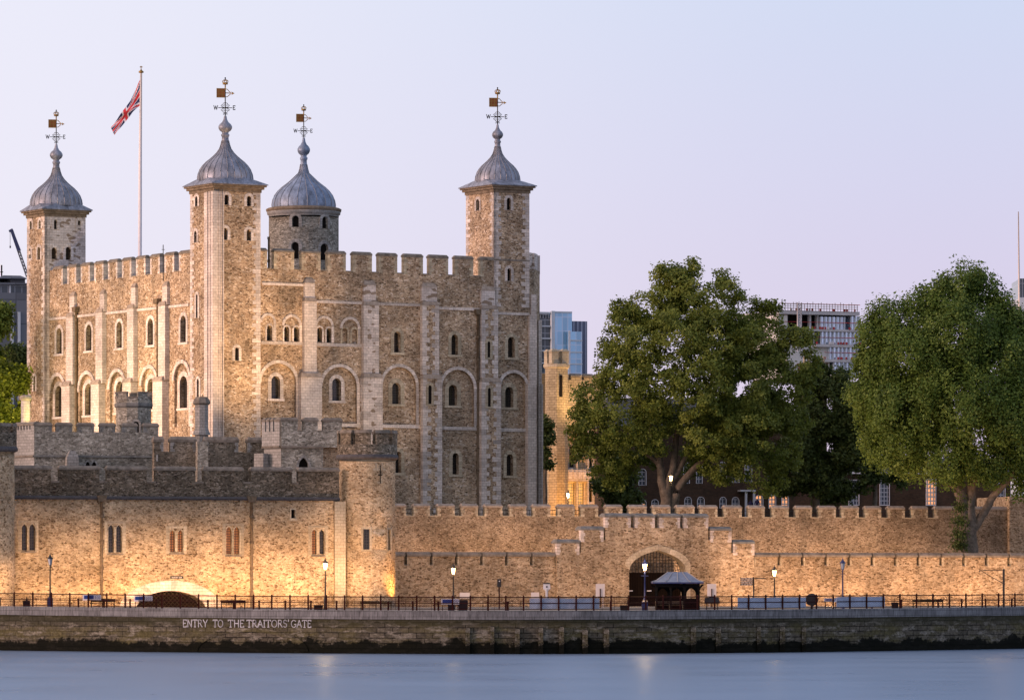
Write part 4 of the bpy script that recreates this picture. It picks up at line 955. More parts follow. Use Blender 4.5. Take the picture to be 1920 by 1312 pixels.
# ticket cabinet, map board, black disc
fr, z0 = local(846, 2.6); o = thing('ticket_machine', 'black cabinet under the notice board by the third lamp', 'cabinet', fr, 0, 0, z0)
m = MB(); m.box(-.3, .3, -.2, .2, z0, z0 + .8); build('body', m, ['bin'], o, fr); m = MB(); m.box(-.2, .2, -.22, -.2, z0 + .45, z0 + .7); build('screen', m, ['iron'], o, fr)
fr, z0 = local(1335, 3); o = thing('map_board', 'sloping black board on two legs right of the shelter', 'information board', fr, 0, 0, z0)
m = MB(); m.face([(-.72, -.25, z0 + .62), (.72, -.25, z0 + .62), (.62, .15, z0 + 1.15), (-.62, .15, z0 + 1.15)]); m.face([(.62, .2, z0 + 1.12), (.72, -.2, z0 + .58), (-.72, -.2, z0 + .58), (-.62, .2, z0 + 1.12)][::-1]); build('panel', m, ['iron'], o, fr)
for sx in (-.5, .5): m = MB(); m.box(sx - .04, sx + .04, -.04, .04, z0, z0 + .85); build('leg', m, ['iron'], o, fr)
m = MB(); x = -.6
while x < .62: m.box(x, x + .02, .3, .32, z0, z0 + .6); x += .1
build('slatted_screen', m, ['pipe'], o, fr)
fr, z0 = local(1522, .8); o = thing('lifebuoy_housing', 'round black disc on a short post by the railing', 'lifebuoy', fr, 0, 0, z0)
m = MB(); m.v = []; 
sg = 28; f0 = [(.58 * math.sin(2 * math.pi * k / sg), -.09, z0 + .88 - .58 * math.cos(2 * math.pi * k / sg)) for k in range(sg)]; f1 = [(p[0] * .96, .09, (p[2] - z0 - .88) * .96 + z0 + .88) for p in f0]
m.face(f0, 0); m.face(f1[::-1], 0)
for k in range(sg): m.face([f0[k], f1[k], f1[(k + 1) % sg], f0[(k + 1) % sg]], 0)
build('disc', m, ['iron'], o, fr); m = MB(); m.box(-.11, .11, -.06, .06, z0, z0 + .4); m.box(-.25, .25, -.15, .15, z0, z0 + .05); build('post', m, ['iron'], o, fr)
# benches
def bench(px, back, w, lab, mat='wood'):
    fr, z0 = local(px, back); o = thing('park_bench', lab, 'bench', fr, 0, 0, z0, 'benches along the wharf')
    m = MB()
    for k in range(3): m.box(-w / 2, w / 2, -.28 + k * .17, -.15 + k * .17, z0 + .40, z0 + .44)
    build('seat', m, [mat], o, fr); m = MB()
    for k in range(2): m.box(-w / 2, w / 2, .24, .28, z0 + .54 + k * .15, z0 + .65 + k * .15)
    build('backrest', m, [mat], o, fr)
    for sx in (-1, 0, 1):
        m = MB(); x = sx * (w / 2 - .08); m.box(x - .035, x + .035, -.25, -.19, z0, z0 + .40); m.box(x - .035, x + .035, .22, .28, z0, z0 + .8); m.box(x - .035, x + .035, -.19, .22, z0 + .34, z0 + .39); build('leg', m, [mat], o, fr)
bench(192.5, 2.2, 2.3, 'dark timber bench under the leftmost notice board'); bench(437, 2.2, 2.3, 'dark timber bench right of the low floodlit arch'); bench(705, 6, 2.9, 'pale timber bench in front of the round tower', 'pile'); bench(1255, 6.2, 2.6, 'timber bench inside the shelter', 'cornice'); bench(1740, 7, 3.0, 'timber bench near the right end of the wharf', 'pile')
# bollards
b0 = None
for px in [0, 147, 195.5, 244, 293, 390, 438, 486, 535, 583, 631, 680, 728, 774, 822, 915, 952, 1145, 1635, 1690, 1759, 1803, 1848, 1897]:
    (x, y), z = WP(px, 1.6); z -= .02
    if b0 is None:
        fr = Fr(0, 0, 0, o=(x, y)); m = MB(); m.lathe(0, 0, [(.09, z), (.085, z + .72), (.11, z + .74), (.09, z + .82), (.03, z + .86)], 10); b0 = o = build('bollard', m, ['rail'], None, fr, origin=(x, y, z))
    else: o = b0.copy(); COL.objects.link(o); o.location = (x, y, z)
    setp(o, 'short dark red iron bollard just behind the wharf railing', 'bollard', 'bollards behind the railing')
# thin cross rails between the bollards (second, lower fence)
lf = thing('low_fence', 'low thin iron fence behind the wharf railing', 'fence', WORLD, *WP(400, 1.7)[0], 4)
for a, b in ((-5, 830), (905, 990), (1130, 1180), (1630, 1925)):
    m = MB()
    for h in (.42, .8): m.tube([(WP(p, 1.75)[0][0], WP(p, 1.75)[0][1], WP(p)[1] + h) for p in np.arange(a, b + 1, 12)], .018, 4)
    for p in np.arange(a, b, 24.0): (x, y), z = WP(p + random.uniform(-3, 3), 1.75); m.tube([(x, y, z), (x + random.uniform(-.04, .04), y, z + 1.05)], .016, 4)
    build('fence_section', m, ['rail'], lf)
# posts with things on them
fr, z0 = local(936, 12); dep = fr.o[1]; Z = lambda y: CH + (HOR - y) * dep / FP
o = thing('signal_post', 'dark red post with a small box on top left of the banner', 'post', fr, 0, 0, z0)
m = MB(); m.tube([(0, 0, z0), (0, 0, Z(1085))], .06, 8); build('post', m, ['rail'], o, fr); m = MB(); m.box(-.18, .18, -.12, .12, Z(1100), Z(1085)); build('sign_box', m, ['iron'], o, fr)
m = MB(); m.lathe(.02, -.13, [(.02, Z(1090)), (.07, Z(1089)), (.02, Z(1088))], 8); build('lens', m, ['white'], o, fr)
fr, z0 = local(1025, 14); dep = fr.o[1]
o = thing('telescope', 'white coin telescope head on a flared white stand', 'telescope', fr, 0, 0, z0)
m = MB(); m.lathe(0, 0, [(.16, z0), (.10, z0 + .8), (.12, Z(1108)), (.24, Z(1104))], 14); build('stand', m, ['white'], o, fr)
m = MB(); m.taper(-.34, .34, -.22, .22, Z(1104), Z(1094), .04, .04); build('body', m, ['white'], o, fr); m = MB(); m.taper(-.36, .36, -.25, .25, Z(1094), Z(1092), .1, .08); m.box(-.06, .08, -.24, -.2, Z(1101), Z(1098)); build('cap', m, ['iron'], o, fr)
fr, z0 = local(1413, 12); dep = fr.o[1]
o = thing('fingerpost', 'dark fingerpost with four boards to the left and one to the right', 'signpost', fr, 0, 0, z0)
m = MB(); m.tube([(0, 0, z0), (0, 0, Z(1081))], .06, 8); build('post', m, ['iron'], o, fr)
for k, (x0, x1) in enumerate([(-1.25, -.06)] * 4 + [(.06, 1.15)]):
    zt = Z(1083) - (k % 4) * .185; m = MB()
    if k < 4: m.box(x0, x1, -.02, .02, zt - .13, zt, 0); rr = random.Random(k)
    else: m.box(x0, x1, -.02, .02, zt - .09, zt, 0)
    if k < 4:
        x = x0 + .1
        while x < x1 - .15: l = rr.uniform(.12, .28); m.box(x, x + l, -.026, -.02, zt - .095, zt - .04, 1); x += l + .07
    build('sign_board', m, ['iron', 'concrete'], o, fr)
fr, z0 = local(1882, 3); dep = fr.o[1]
o = thing('gantry_post', 'dark steel post with a long triangular bracket pointing left', 'post', fr, 0, 0, z0)
m = MB(); m.box(-.09, .09, -.09, .09, z0, Z(1066)); build('post', m, ['iron'], o, fr)
m = MB(); m.tube([(0, 0, Z(1068)), (-2.35, 0, Z(1069))], .04, 6); m.tube([(-2.25, 0, Z(1069)), (0, 0, Z(1094))], .035, 6); m.tube([(-2.35, 0, Z(1068)), (-2.35, 0, Z(1072))], .05, 6); build('bracket', m, ['iron'], o, fr)
# white boards against the outer wall
def board(a, b, yt, yb, back, lab, mat='pinkboard', stem=False):
    pc = (a + b) / 2; fr, z0 = local(pc, back); dep = fr.o[1]; Z = lambda y: CH + (HOR - y) * dep / FP; s = dep / FP; w = (b - a) / 2 * s
    o = thing('pale_board', lab, 'board', fr, 0, 0, z0, 'pale boards in front of the outer wall')
    m = MB(); m.box(-w, w, -.04, .04, Z(yb), Z(yt)); build('panel', m, [mat], o, fr)
    m = MB(); m.box(-w * .6 - .04, -w * .6 + .04, .04, .1, z0, Z(yb) + .1); m.box(w * .6 - .04, w * .6 + .04, .04, .1, z0, Z(yb) + .1)
    build('leg', m, ['pinkboard' if stem else 'pipe'], o, fr)
    if stem: m = MB(); m.box(-.05, .05, -.12, -.08, z0, Z(yt + 9)); m.box(-.25, .25, -.14, -.06, z0 + 1.0, z0 + 1.1); build('marker_stem', m, ['rail'], o, fr)
board(862, 881, 1110.5, 1121, 26, 'pale pink board low on the wall right of the round tower')
board(995.5, 1011, 1110, 1121, 26, 'pale pink board left of the white telescope')
board(1117, 1134, 1094, 1119, 40, 'tall pale board with a dark stem left of the pointed gateway', stem=True)
board(1326, 1343, 1094, 1119, 40, 'tall pale board with a dark stem right of the shelter', stem=True)
# shelter
fr, z0 = local(1270, 5.0); dep = wf(1270)[0] + 5; s = dep / FP; Z = lambda y: CH + (HOR - y) * dep / FP; X = lambda p: (p - 1270) * s
sh = thing('wharf_shelter', 'small open timber shelter with a hipped blue lead roof', 'shelter', fr, 0, 0, z0)
hw = (1308 - 1229) / 2 * s; ex, ze = 48 * s, Z(1091); zr = Z(1072)
m = MB(); m.box(-ex, ex, -2.1, 2.1, ze - .12, ze, 1)
A = [(-ex, -2.1), (ex, -2.1), (ex, 2.1), (-ex, 2.1)]; Bq = [(-.85, -.05), (.85, -.05), (.85, .05), (-.85, .05)]
cv = [(0, 0), (.3, .16), (.65, .58), (1, 1)]
for i in range(4):
    j = (i + 1) % 4
    for (f0, h0), (f1, h1) in zip(cv[:-1], cv[1:]):
        g_ = lambda k, f, h: (A[k][0] * (1 - f) + Bq[k][0] * f, A[k][1] * (1 - f) + Bq[k][1] * f, ze + .01 + (zr - ze) * h)
        m.face([g_(i, f0, h0), g_(j, f0, h0), g_(j, f1, h1), g_(i, f1, h1)], 0)
m.face([(x, y, zr + .012) for x, y in Bq], 0)
for i in range(4):
    for f in ([0] + [.25, .5, .75]):
        pa = [(A[i][0] + (A[(i + 1) % 4][0] - A[i][0]) * f, A[i][1] + (A[(i + 1) % 4][1] - A[i][1]) * f)]; pb = (Bq[i][0] + (Bq[(i + 1) % 4][0] - Bq[i][0]) * f, Bq[i][1] + (Bq[(i + 1) % 4][1] - Bq[i][1]) * f)
        m.tube([(pa[0][0] * (1 - u) + pb[0] * u, pa[0][1] * (1 - u) + pb[1] * u, ze + .03 + (zr - ze) * h) for u, h in cv], .035, 4, 2)
build('roof', m, ['lead_c', 'blue', 'lead_rib'], sh, fr)
for sx in (-1, -.33, .33, 1):
    for sy in (-1, 1):
        if abs(sx) < 1 and sy < 0 and sx < 0: pass
        m = MB(); x = sx * hw; m.box(x - .07, x + .07, sy * 1.5 - .07, sy * 1.5 + .07, z0, ze - .12)
        for q in (-1, 1): m.tube([(x, sy * 1.5, ze - .9), (x + q * .12, sy * 1.5, ze - .5), (x + q * .42, sy * 1.5, ze - .2)], .045, 4)
        build('post', m, ['wood'], sh, fr)
m = MB(); m.box(-hw, hw, -1.55, -1.45, ze - .45, ze - .13); m.box(-hw, hw, 1.45, 1.55, ze - .45, ze - .13); build('beam', m, ['wood'], sh, fr)
hs = [arch(x, z0 + 1.05, ze - .55, .85, True, rise=.5) for x in (-hw * .68, -hw * .0, hw * .68)]
m = MB(); m.wall(rect(-hw, hw, z0, ze - .3), hs, 1.4, .08, .08); build('back_panel', m, ['wood'], sh, fr)
m = MB(); m.wall(rect(-1.4, 1.4, z0, ze - .3), [arch(x, z0 + 1.05, ze - .55, .9, True, rise=.5) for x in (-.68, .68)], -hw - .02, .06, .06); 
mm = MB(); merged(mm, m, lambda t, d, z: (d, -t, z)); build('side_panel', mm, ['wood'], sh, fr)

# ------------------------------------------------------------------ riverside tower range (left)
random.seed(21)
S1 = Fr(350, 502, 17); G0 = 3.6
th = thing('riverside_tower', 'long floodlit stone range with paired lancets and a low arch, at left behind the wharf', 'castle wall', S1, 0, 0, G0)
tt = lambda p, d=0: S1.t(p, d)
h = []
zst = S1.z(350, 937)
for a, b, yt, yb, pn in [(40.8, 51, 982, 1031, 'glass'), (55, 66, 982, 1031, 'glass'), (203, 213.5, 983.5, 1035, 'glass'), (218, 228.5, 983.5, 1035, 'glass'), (318, 328.3, 993, 1034, 'amber'), (333.2, 343, 993, 1034, 'amber'),
                   (424, 434.3, 987, 1038, 'amber'), (438.6, 449, 987, 1038, 'amber'), (584.5, 593.5, 992, 1038, 'amber'), (599, 608.5, 992, 1038, 'glass')]:
    pc = (a + b) / 2; h.append(window(th, S1, tt(pc), S1.z(pc, yb), S1.z(pc, yt), tt(b) - tt(a), 0, reveal=.4, pane=pn, ringw=.13, ringm='ash_w', kind='pointed', sill=False, proud=.03))
h.append(window(th, S1, tt(549.5), S1.z(549, 971), S1.z(549, 955), tt(553) - tt(546), 0, reveal=.4, pane='dark', ringw=.12, ringm='ash_w', kind='rect', proud=.03))
# frames of pale ashlar round each pair
for a, b, yt, yb in [(34, 72, 976, 1035), (196, 236, 977, 1039), (311, 350, 986, 1038), (417, 457, 981, 1042), (578, 615, 985, 1042)]:
    fm_ = MB(); pc = (a + b) / 2
    for (p0, p1, y0, y1) in ((a, a + 6.2, yt, yb), (b - 6.2, b, yt, yb), (a + 6.2, b - 6.2, yt, yt + 4)): fm_.box(tt(p0), tt(p1), -.03, .05, S1.z(pc, y1), S1.z(pc, y0), 0, random.random())
    fm_.box(tt(a + 5), tt(b - 5), -.16, .05, S1.z(pc, yb + 1), S1.z(pc, yb - 1.4), 1); build('window_dressings', fm_, ['ash_w', 'cap'], th, S1)
# the water gate arch
za = S1.z(320, 1107); ta0, ta1 = tt(254), tt(386); A = arch((ta0 + ta1) / 2, G0 + .01, za, ta1 - ta0, n=24, rise=za - G0 - .05); h.append(A[:])
mw = MB(); mw.wall(rect(tt(-12), tt(637), G0, zst), h, 0, 3.0, 2.6, back=False); build('wall', mw, ['rub_thomas'], th, S1)
zo = S1.z(320, 1088); O = arch((ta0 + ta1) / 2, G0, zo, ta1 - ta0 + 3.4, n=24, rise=zo - G0 - .05)
r = MB(); r.ring(A[1:], O[1:], -.14, .3, closed=False); build('arch_stones', r, ['ash'], th, S1)
m = MB(); A2 = arch((ta0 + ta1) / 2, G0, za, ta1 - ta0, n=24, rise=za - G0 - .05); m.face([(p[0], 2.58, p[1]) for p in A2]); g_ = build('water_gate', m, ['dark'], th, S1, label='dark latticed water gate under the low arch')
m = MB(); x = ta0
while x < ta1:
    for sgn in (1, -1): m.tube([(x, .98, G0), (x + sgn * 2.2, .98, G0 + 2.2)], .04, 4)
    x += .42
m2 = MB()
def under(p): u = abs(p[0] - (ta0 + ta1) / 2) / ((ta1 - ta0) / 2); return u < 1 and p[2] < G0 + (za - G0) * math.sqrt(1 - u * u)
lat = MB(); x = ta0 - 2
while x < ta1:
    for sgn in (1, -1):
        k = 0; prev = None
        while k <= 2.2:
            p = (x + (k if sgn > 0 else 2.2 - k), 2.4, G0 + k); ok = under(p)
            if ok and prev: lat.tube([prev, p], .035, 4)
            prev = p if ok else None; k += .2
    x += .42
build('gate_lattice', lat, ['gate_iron'], g_, S1)
# lead string, parapet
m = MB(); m.taper(tt(-12), tt(636), -.28, .3, zst, zst + .34, 0, .12); m.box(tt(-12), tt(636), -.36, .1, zst + .12, zst + .22); build('string_course', m, ['lead_d'], th, S1)
zc2, zm2 = S1.z(350, 906), S1.z(350, 882)
gaps = [(tt(a), tt(b)) for a, b in [(96, 111.5), (186.5, 201), (275, 292), (366.5, 382), (456, 471), (547.5, 560)]]
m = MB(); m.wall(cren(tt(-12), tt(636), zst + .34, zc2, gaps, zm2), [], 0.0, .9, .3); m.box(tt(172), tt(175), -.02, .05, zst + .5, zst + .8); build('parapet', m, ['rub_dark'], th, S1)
caps_parts(th, S1, merlons(tt(-12), tt(636), gaps), zm2, 0, .9, .42, .08); sills_parts(th, S1, gaps, 0, .9, zc2, .2)
for p in (190, 471): pipe(th, S1, tt(p), -.02, G0, zst - .2, .14)
m = MB(); m.box(tt(319), tt(343.5), -.1, -.04, S1.z(330, 1084.3), S1.z(330, 1079.5)); sp_ = build('name_plate', m, ['iron'], th, S1)
m = MB(); x = tt(321.5); k = (tt(341) - tt(321.5)) / sum(LET[c][0] + .15 for c in "TRAITORS' GATE")
for c in "TRAITORS' GATE": strokes(m, c, lambda lx, lz, f, x=x: (x + lx * k, -.112 if f == 0 else -.1, S1.z(330, 1083) + lz * k * .9), 1.0, .2); x += (LET[c][0] + .15) * k
build('lettering', m, ['white'], sp_, S1)
# garden of round towers: helper
def round_tower(px, dep, rad_px, ytop, ycren, ystr, lab, mats, slits=(), n=8, phase=.2, base=G0, flare=.25, name='round_tower', cross=None, lead=True):
    fr = Fr(px, dep, 0); Rr = rad_px / FP * dep; Z = lambda y: CH + (HOR - y) * dep / FP; cur = (0, 0, Rr)
    o = thing(name, lab, 'round tower', fr, 0, 0, base)
    f = lambda p: Rr * math.asin(max(-.985, min(.985, (p - px) / rad_px))); hs = []
    for a, b, yt, yb in slits:
        t0, t1 = f(a), f(b); hs.append(window(o, fr, (t0 + t1) / 2, Z(yb), Z(yt), t1 - t0, 0, reveal=.3, pane='glass', ringw=.2, ringm='ash_w', kind='rect', curve=cur, proud=.03))
    m = MB(); m.wall(rect(-Rr * math.pi * .52, Rr * math.pi * .52, base, Z(ystr)), hs, 0, .3, .3, curve=cur, grid=.35, back=False); m.lathe(0, 0, [(Rr - .01, base), (Rr - .01, Z(ystr))], 16, 0, True, math.pi / 2, 3 * math.pi / 2)
    build('tower_wall', m, [mats[0]], o, fr)
    m = MB(); m.lathe(0, 0, [(Rr, Z(ystr) - .1), (Rr + flare + .1, Z(ystr) + .05), (Rr + flare + .08, Z(ystr) + .3), (Rr + flare - .02, Z(ystr) + .45)], 40, 0); build('string_course', m, ['lead_d'], o, fr)
    Rp = Rr + flare - .04; ins = Rp - .55
    m = MB(); m.lathe(0, 0, [(Rp, Z(ystr) + .2), (Rp, Z(ycren)), (ins, Z(ycren)), (ins, Z(ystr))], 48, 0)
    mc = MB()
    for k in range(n):
        a0 = 2 * math.pi * k / n + phase; a1 = a0 + 2 * math.pi / n * .76
        for q, rr, z0_, z1_, mt in ((m, (Rp, ins), Z(ycren), Z(ytop), 0), (mc, (Rp + .08, ins - .05), Z(ytop), Z(ytop) + .32, 0)):
            S = 8; ro, ri = rr; sm_ = q is m
            P = lambda a, r_, z_: (r_ * math.sin(a), -r_ * math.cos(a), z_)
            e = .0 if sm_ else .03
            for j in range(S):
                b0, b1 = a0 - e + (a1 - a0 + 2 * e) * j / S, a0 - e + (a1 - a0 + 2 * e) * (j + 1) / S
                q.face([P(b0, ro, z0_), P(b1, ro, z0_), P(b1, ro - (0 if sm_ else .1), z1_), P(b0, ro - (0 if sm_ else .1), z1_)], mt, uv=[(b0 * ro, z0_), (b1 * ro, z0_), (b1 * ro, z1_), (b0 * ro, z1_)])
                q.face([P(b0, ro - (0 if sm_ else .1), z1_), P(b1, ro - (0 if sm_ else .1), z1_), P(b1, ri, z1_), P(b0, ri, z1_)], mt); q.face([P(b1, ri, z0_), P(b0, ri, z0_), P(b0, ri, z1_), P(b1, ri, z1_)], mt)
            for b0, s2 in ((a0 - e, 1), (a1 + e, -1)):
                fc = [P(b0, ro, z0_), P(b0, ro - (0 if sm_ else .1), z1_), P(b0, ri, z1_), P(b0, ri, z0_)]; q.face(fc if s2 > 0 else fc[::-1], mt)
    build('parapet', m, [mats[1]], o, fr); build('parapet_coping', mc, ['cap'], o, fr)
    if cross:
        m = MB(); cx_, y0, y1 = cross; t0 = f(cx_); P = lambda t, d, z: ((Rr - d) * math.sin(t / Rr), -(Rr - d) * math.cos(t / Rr), z)
        for (a, b, za_, zb_, dd, mt) in ((-.55, .35, y0 - 4, y0 + 6, -.02, 0), (-.75, -.05, y0 + 6, y0 + 10, -.02, 0), (.3, .7, y0 + 6, y0 + 9, -.02, 0), (-.3, .25, y1 - 4, y1, -.02, 0), (-.05, .05, y0, y1, -.035, 1), (-.25, .25, y0 + 17, y0 + 19, -.035, 1)):
            m.face([P(t0 + a, dd, Z(zb_)), P(t0 + b, dd, Z(zb_)), P(t0 + b, dd, Z(za_)), P(t0 + a, dd, Z(za_))], mt)
        build('arrow_loop', m, ['ash_w', 'dark'], o, fr)
    return o, fr, Rr
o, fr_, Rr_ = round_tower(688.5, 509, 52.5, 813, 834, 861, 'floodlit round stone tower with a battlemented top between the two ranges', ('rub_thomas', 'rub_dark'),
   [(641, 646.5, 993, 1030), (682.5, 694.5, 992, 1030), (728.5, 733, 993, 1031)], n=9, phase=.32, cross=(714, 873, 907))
m = MB(); m.box(-.55, .55, -.35, .5, G0, zst - .1); build('corner_pilaster', m, ['ash_w'], o, Fr(0, 0, 12, o=S1.w(tt(636), -.2, 0)[:2]))
round_tower(-28, 492.5, 55, 800, 812, 846, 'floodlit round stone tower cut by the left edge of the picture', ('rub_thomas', 'rub_dark'), n=9, phase=.5)

# ------------------------------------------------------------------ outer curtain wall with stepped gateway
OW = Fr(1000, 525, 18); to = lambda p, d=0: OW.t(p, d)
ow = thing('outer_curtain_wall', 'low outer castle wall with a stepped gateway block and pointed arch, right of the round tower', 'castle wall', OW, 0, 0, G0)
zm_, zc_ = OW.z(960, 1043), OW.z(960, 1060)
def sec(a, b, gaps, pad=''):
    g = [(to(x), to(y)) for x, y in gaps]
    m = MB(); m.wall(cren(to(a), to(b), G0, zc_, g, zm_), [], 0, 1.2, .3); build('wall', m, ['rub_outer'], ow, OW)
    caps_parts(ow, OW, merlons(to(a), to(b), g), zm_, -.12, 1.45, .48, .06, .06)
    sills_parts(ow, OW, g, 0, 1.2, zc_, .1)
    for x, y in g: m = MB(); quoins(m, y, 1, zc_, zm_, 0, .6, .16, .1, .3); build('merlon_quoins', m, ['ash_w'], ow, OW)
sec(742, 1042.5, [(758, 764), (806, 811.5), (853, 858.5), (900.5, 905.5), (947, 952), (994, 999), (1040, 1042.5)])
gp = []; x = 1458.0
while x < 1925: gp.append((x, x + 5.5)); x += 43.9 - (x - 1458) * .0042
sec(1410, 1940, [(1412, 1415)] + gp)
# gateway
yz = lambda y: OW.z(1231, y)
g0, g1 = to(1042.5), to(1412)
steps = [(1042.5, 1084, 1018.5), (1084, 1087.5, 1036), (1087.5, 1129, 994), (1129, 1133, 1012), (1133, 1180, 969.5), (1180, 1189, 989.5), (1189, 1225, 969.5), (1225, 1235, 989.5), (1235, 1272.5, 969.5), (1272.5, 1280, 989.5),
         (1280, 1325.5, 969.5), (1325.5, 1330, 1012), (1330, 1369, 994), (1369, 1372.5, 1036), (1372.5, 1412, 1018.5)]
top = []
for a, b, y in steps: top += [(to(a), yz(y)), (to(b), yz(y))]
outl = [(g0, G0), (g1, G0)] + [p for i, p in enumerate(top[::-1]) if i == 0 or p != top[::-1][i - 1]]
ga0, ga1 = to(1177.5), to(1283); gz1 = yz(1031); rise = yz(1031) - yz(1068)
GA = arch((ga0 + ga1) / 2, G0 + .01, gz1, ga1 - ga0, True, n=16, rise=rise)
m = MB(); m.wall(outl, [GA], -.35, 1.7, 1.5, rmat=1); build('gate_block', m, ['rub_outer', 'ash_w'], ow, OW, label='stepped stone block over the pointed gateway')
GO = arch((ga0 + ga1) / 2, G0, yz(1021), ga1 - ga0 + 1.0, True, n=16, rise=rise + .1)
r = MB(); r.ring(GA[1:], GO[1:], -.5, -.2, closed=False); build('arch_stones', r, ['ash_w'], ow, OW)
m = MB(); m2 = MB()
for a, b, y in steps:
    if b - a > 15:
        caps_parts(ow, OW, [(to(a), to(b))], yz(y), -.35, 1.7, .42, .07, mat='capg')
        hgt = 22 if y > 980 else 20
        z0_, z1_ = yz(y + hgt), yz(y) - .01; edge_quoins(ow, OW, [(to(b), to(a))], z0_, z1_, -.35, .6, .42, .28, .32, 'ash')
m = MB(); m.wall(rect(ga0, ga1, G0, yz(1073)), [], 1.1, .15, .1); dr = build('gate_door', m, ['door'], ow, OW)
m = MB(); m.box(ga0 + .3, ga0 + .9, 1.07, 1.1, yz(1108), yz(1106)); m.box(ga0 + 2.5, ga0 + 3.0, 1.07, 1.1, yz(1108), yz(1106)); build('door_plate', m, ['concrete'], dr, OW)
m = MB(); hx = (ga1 - ga0) / 2; xm = (ga0 + ga1) / 2
def gtop(x): 
    u = abs(x - xm); th_ = math.acos(min(1, (u + hx) / (2 * hx))); return gz1 - rise + rise * math.sin(th_) / .866
x = ga0 + .15
while x < ga1 - .1: m.box(x - .03, x + .03, 1.0, 1.06, yz(1073), max(yz(1073) + .05, gtop(x))); x += .34
zq = yz(1073) + .3
while zq < gz1:
    xs = [v for v in np.linspace(ga0, ga1, 120) if gtop(v) > zq]
    if len(xs) > 2: m.box(xs[0], xs[-1], .97, 1.03, zq - .025, zq + .025)
    zq += .34
build('portcullis', m, ['iron'], ow, OW)
m = MB(); m.box(ga0 - 1, ga1 + 1, 6.0, 6.2, G0, gz1 + .5); build('passage_wall', m, ['rub_outer'], ow, OW)

# ------------------------------------------------------------------ inner curtain wall
IW = Fr(1000, 547, 17); ti_ = lambda p, d=0: IW.t(p, d)
iw = thing('inner_curtain_wall', 'higher inner castle wall with square battlements behind the outer wall', 'castle wall', IW, 0, 0, G0)
zmi, zci = IW.z(1200, 952.5), IW.z(1200, 969.5)
g = []; x = 761.5
while x < 1880: g.append((ti_(x) + random.uniform(-.07, .07), ti_(x + 13.5) + random.uniform(-.07, .07))); x += np.interp(x, [760, 1300, 1880], [45.2, 44.6, 42.4])
g = [q for q in g if q[1] < ti_(1785)]
m = MB(); m.wall(cren(ti_(735), ti_(1889), G0, zci, g, zmi), [], 0, .8, .3); build('wall', m, ['rub_ward'], iw, IW)
caps_parts(iw, IW, merlons(ti_(735), ti_(1889), g), zmi, 0, .8, .4, .06, mat='captop')
for a, b in g:
    m = MB(); quoins(m, a, -1, zci, zmi, 0, .5, .34, .2, .32); quoins(m, b, 1, zci, zmi, 0, .5, .34, .2, .32); m.box(a, b, -.03, .83, zci - .02, zci + .1); build('crenel_dressings', m, ['ash_w'], iw, IW)
m = MB()
for zz_ in (zci + .35, zci + .8): m.tube([(ti_(735), 2.2, zz_), (ti_(1880), 2.2, zz_)], .03, 5)
for p in range(740, 1880, 22): m.tube([(ti_(p), 2.2, zci - .4), (ti_(p), 2.2, zci + .8)], .025, 4)
build('safety_rail', m, ['iron'], iw, IW)
m = MB(); c_ = (ti_(1889), .3); m.prism([(c_[0], -.6), (c_[0] + 3.5, -.9), (c_[0] + 6.5, 1.5), (c_[0] + 6.5, 9), (c_[0], 9)], G0, IW.z(1900, 931)); 
build('bastion', m, ['rub_outer'], None, IW, label='tall rough stone bastion ending the inner wall at the right edge', cat='bastion')
# raised ground inside the walls
m = MB(); m.box(-600, 700, 4.0, 520, 3.95, GZ + .02); build('castle_ground', m, ['earth'], None, Fr(1000, 547, 17), kind='structure')

# ------------------------------------------------------------------ grey buildings between range and keep (left)
AF = Fr(64, 538, 14)
ga = thing('grey_hall', 'grey battlemented hall with a pale left flank, behind the left end of the floodlit range', 'castle building', AF, 0, 0, G0)
tA = lambda p, d=0: AF.t(p, d)
zsA = AF.z(150, 857); zcA, zmA = AF.z(150, 809.5), AF.z(150, 799)
gA = [(tA(a), tA(b)) for a, b in [(97, 106), (135, 146), (176, 188), (216, 229), (257, 269)]]
hA = [window(ga, AF, tA(p), AF.z(p, 884), AF.z(p, 865), tA(p + 4.2) - tA(p - 4.2), 0, reveal=.3, pane='dark', ringw=.2, ringm='ash_g', kind='pointed', sill=False) for p in (164.5, 176.5)]
m = MB(); m.wall(cren(tA(64), tA(297), G0, zcA, gA, zmA), hA, 0, 1.0, .3); m.wall(rect(0, 0.01, G0, G0 + .01), [], 0, .01, .01) if 0 else None
build('wall', m, ['rub_grey'], ga, AF)
caps_parts(ga, AF, merlons(tA(64), tA(297), gA), zmA, 0, 1.0, .4, .08)
m = MB()
for a, b in gA: quoins(m, a, -1, zcA, zmA, 0, .4, .35, .2, .3); quoins(m, b, 1, zcA, zmA, 0, .4, .35, .2, .3)
m.box(tA(64), tA(295), -.18, .1, zsA, zsA + .2); build('string_course', m, ['capg'], ga, AF)
AL = Fr(64, 538, -52); tL = lambda p: AL.t(p); m = MB(); lg = [(tL(a), tL(a + 2.2)) for a in (33, 38.5, 44, 49.5, 55)]
m.wall(cren(tL(27), -.01, G0, AL.z(45, 806), lg, AL.z(45, 798)), [], 0, 1.0, .3); build('wall', m, ['ash_g'], ga, AL)
m = MB(); caps(m, [(tL(27), -.05)], AL.z(45, 798), 0, 1.0, .4, .08); m.box(tL(27), 0, -.18, .1, zsA, zsA + .2); build('parapet_coping', m, ['cap'], ga, AL)
bk_ = MB(); bk_.box(tA(64) + 1, tA(297), 8, 9, G0, zcA); build('wall', bk_, ['rub_grey'], ga, AF)
ch = MB(); ch.box(tA(122), tA(144), -1.4, -.05, G0, AF.z(133, 858)); ch.taper(tA(122), tA(144), -1.4, -.05, AF.z(133, 858), AF.z(133, 845), .35, .3); 
build('chimney_breast', ch, ['ash_g'], ga, AF)
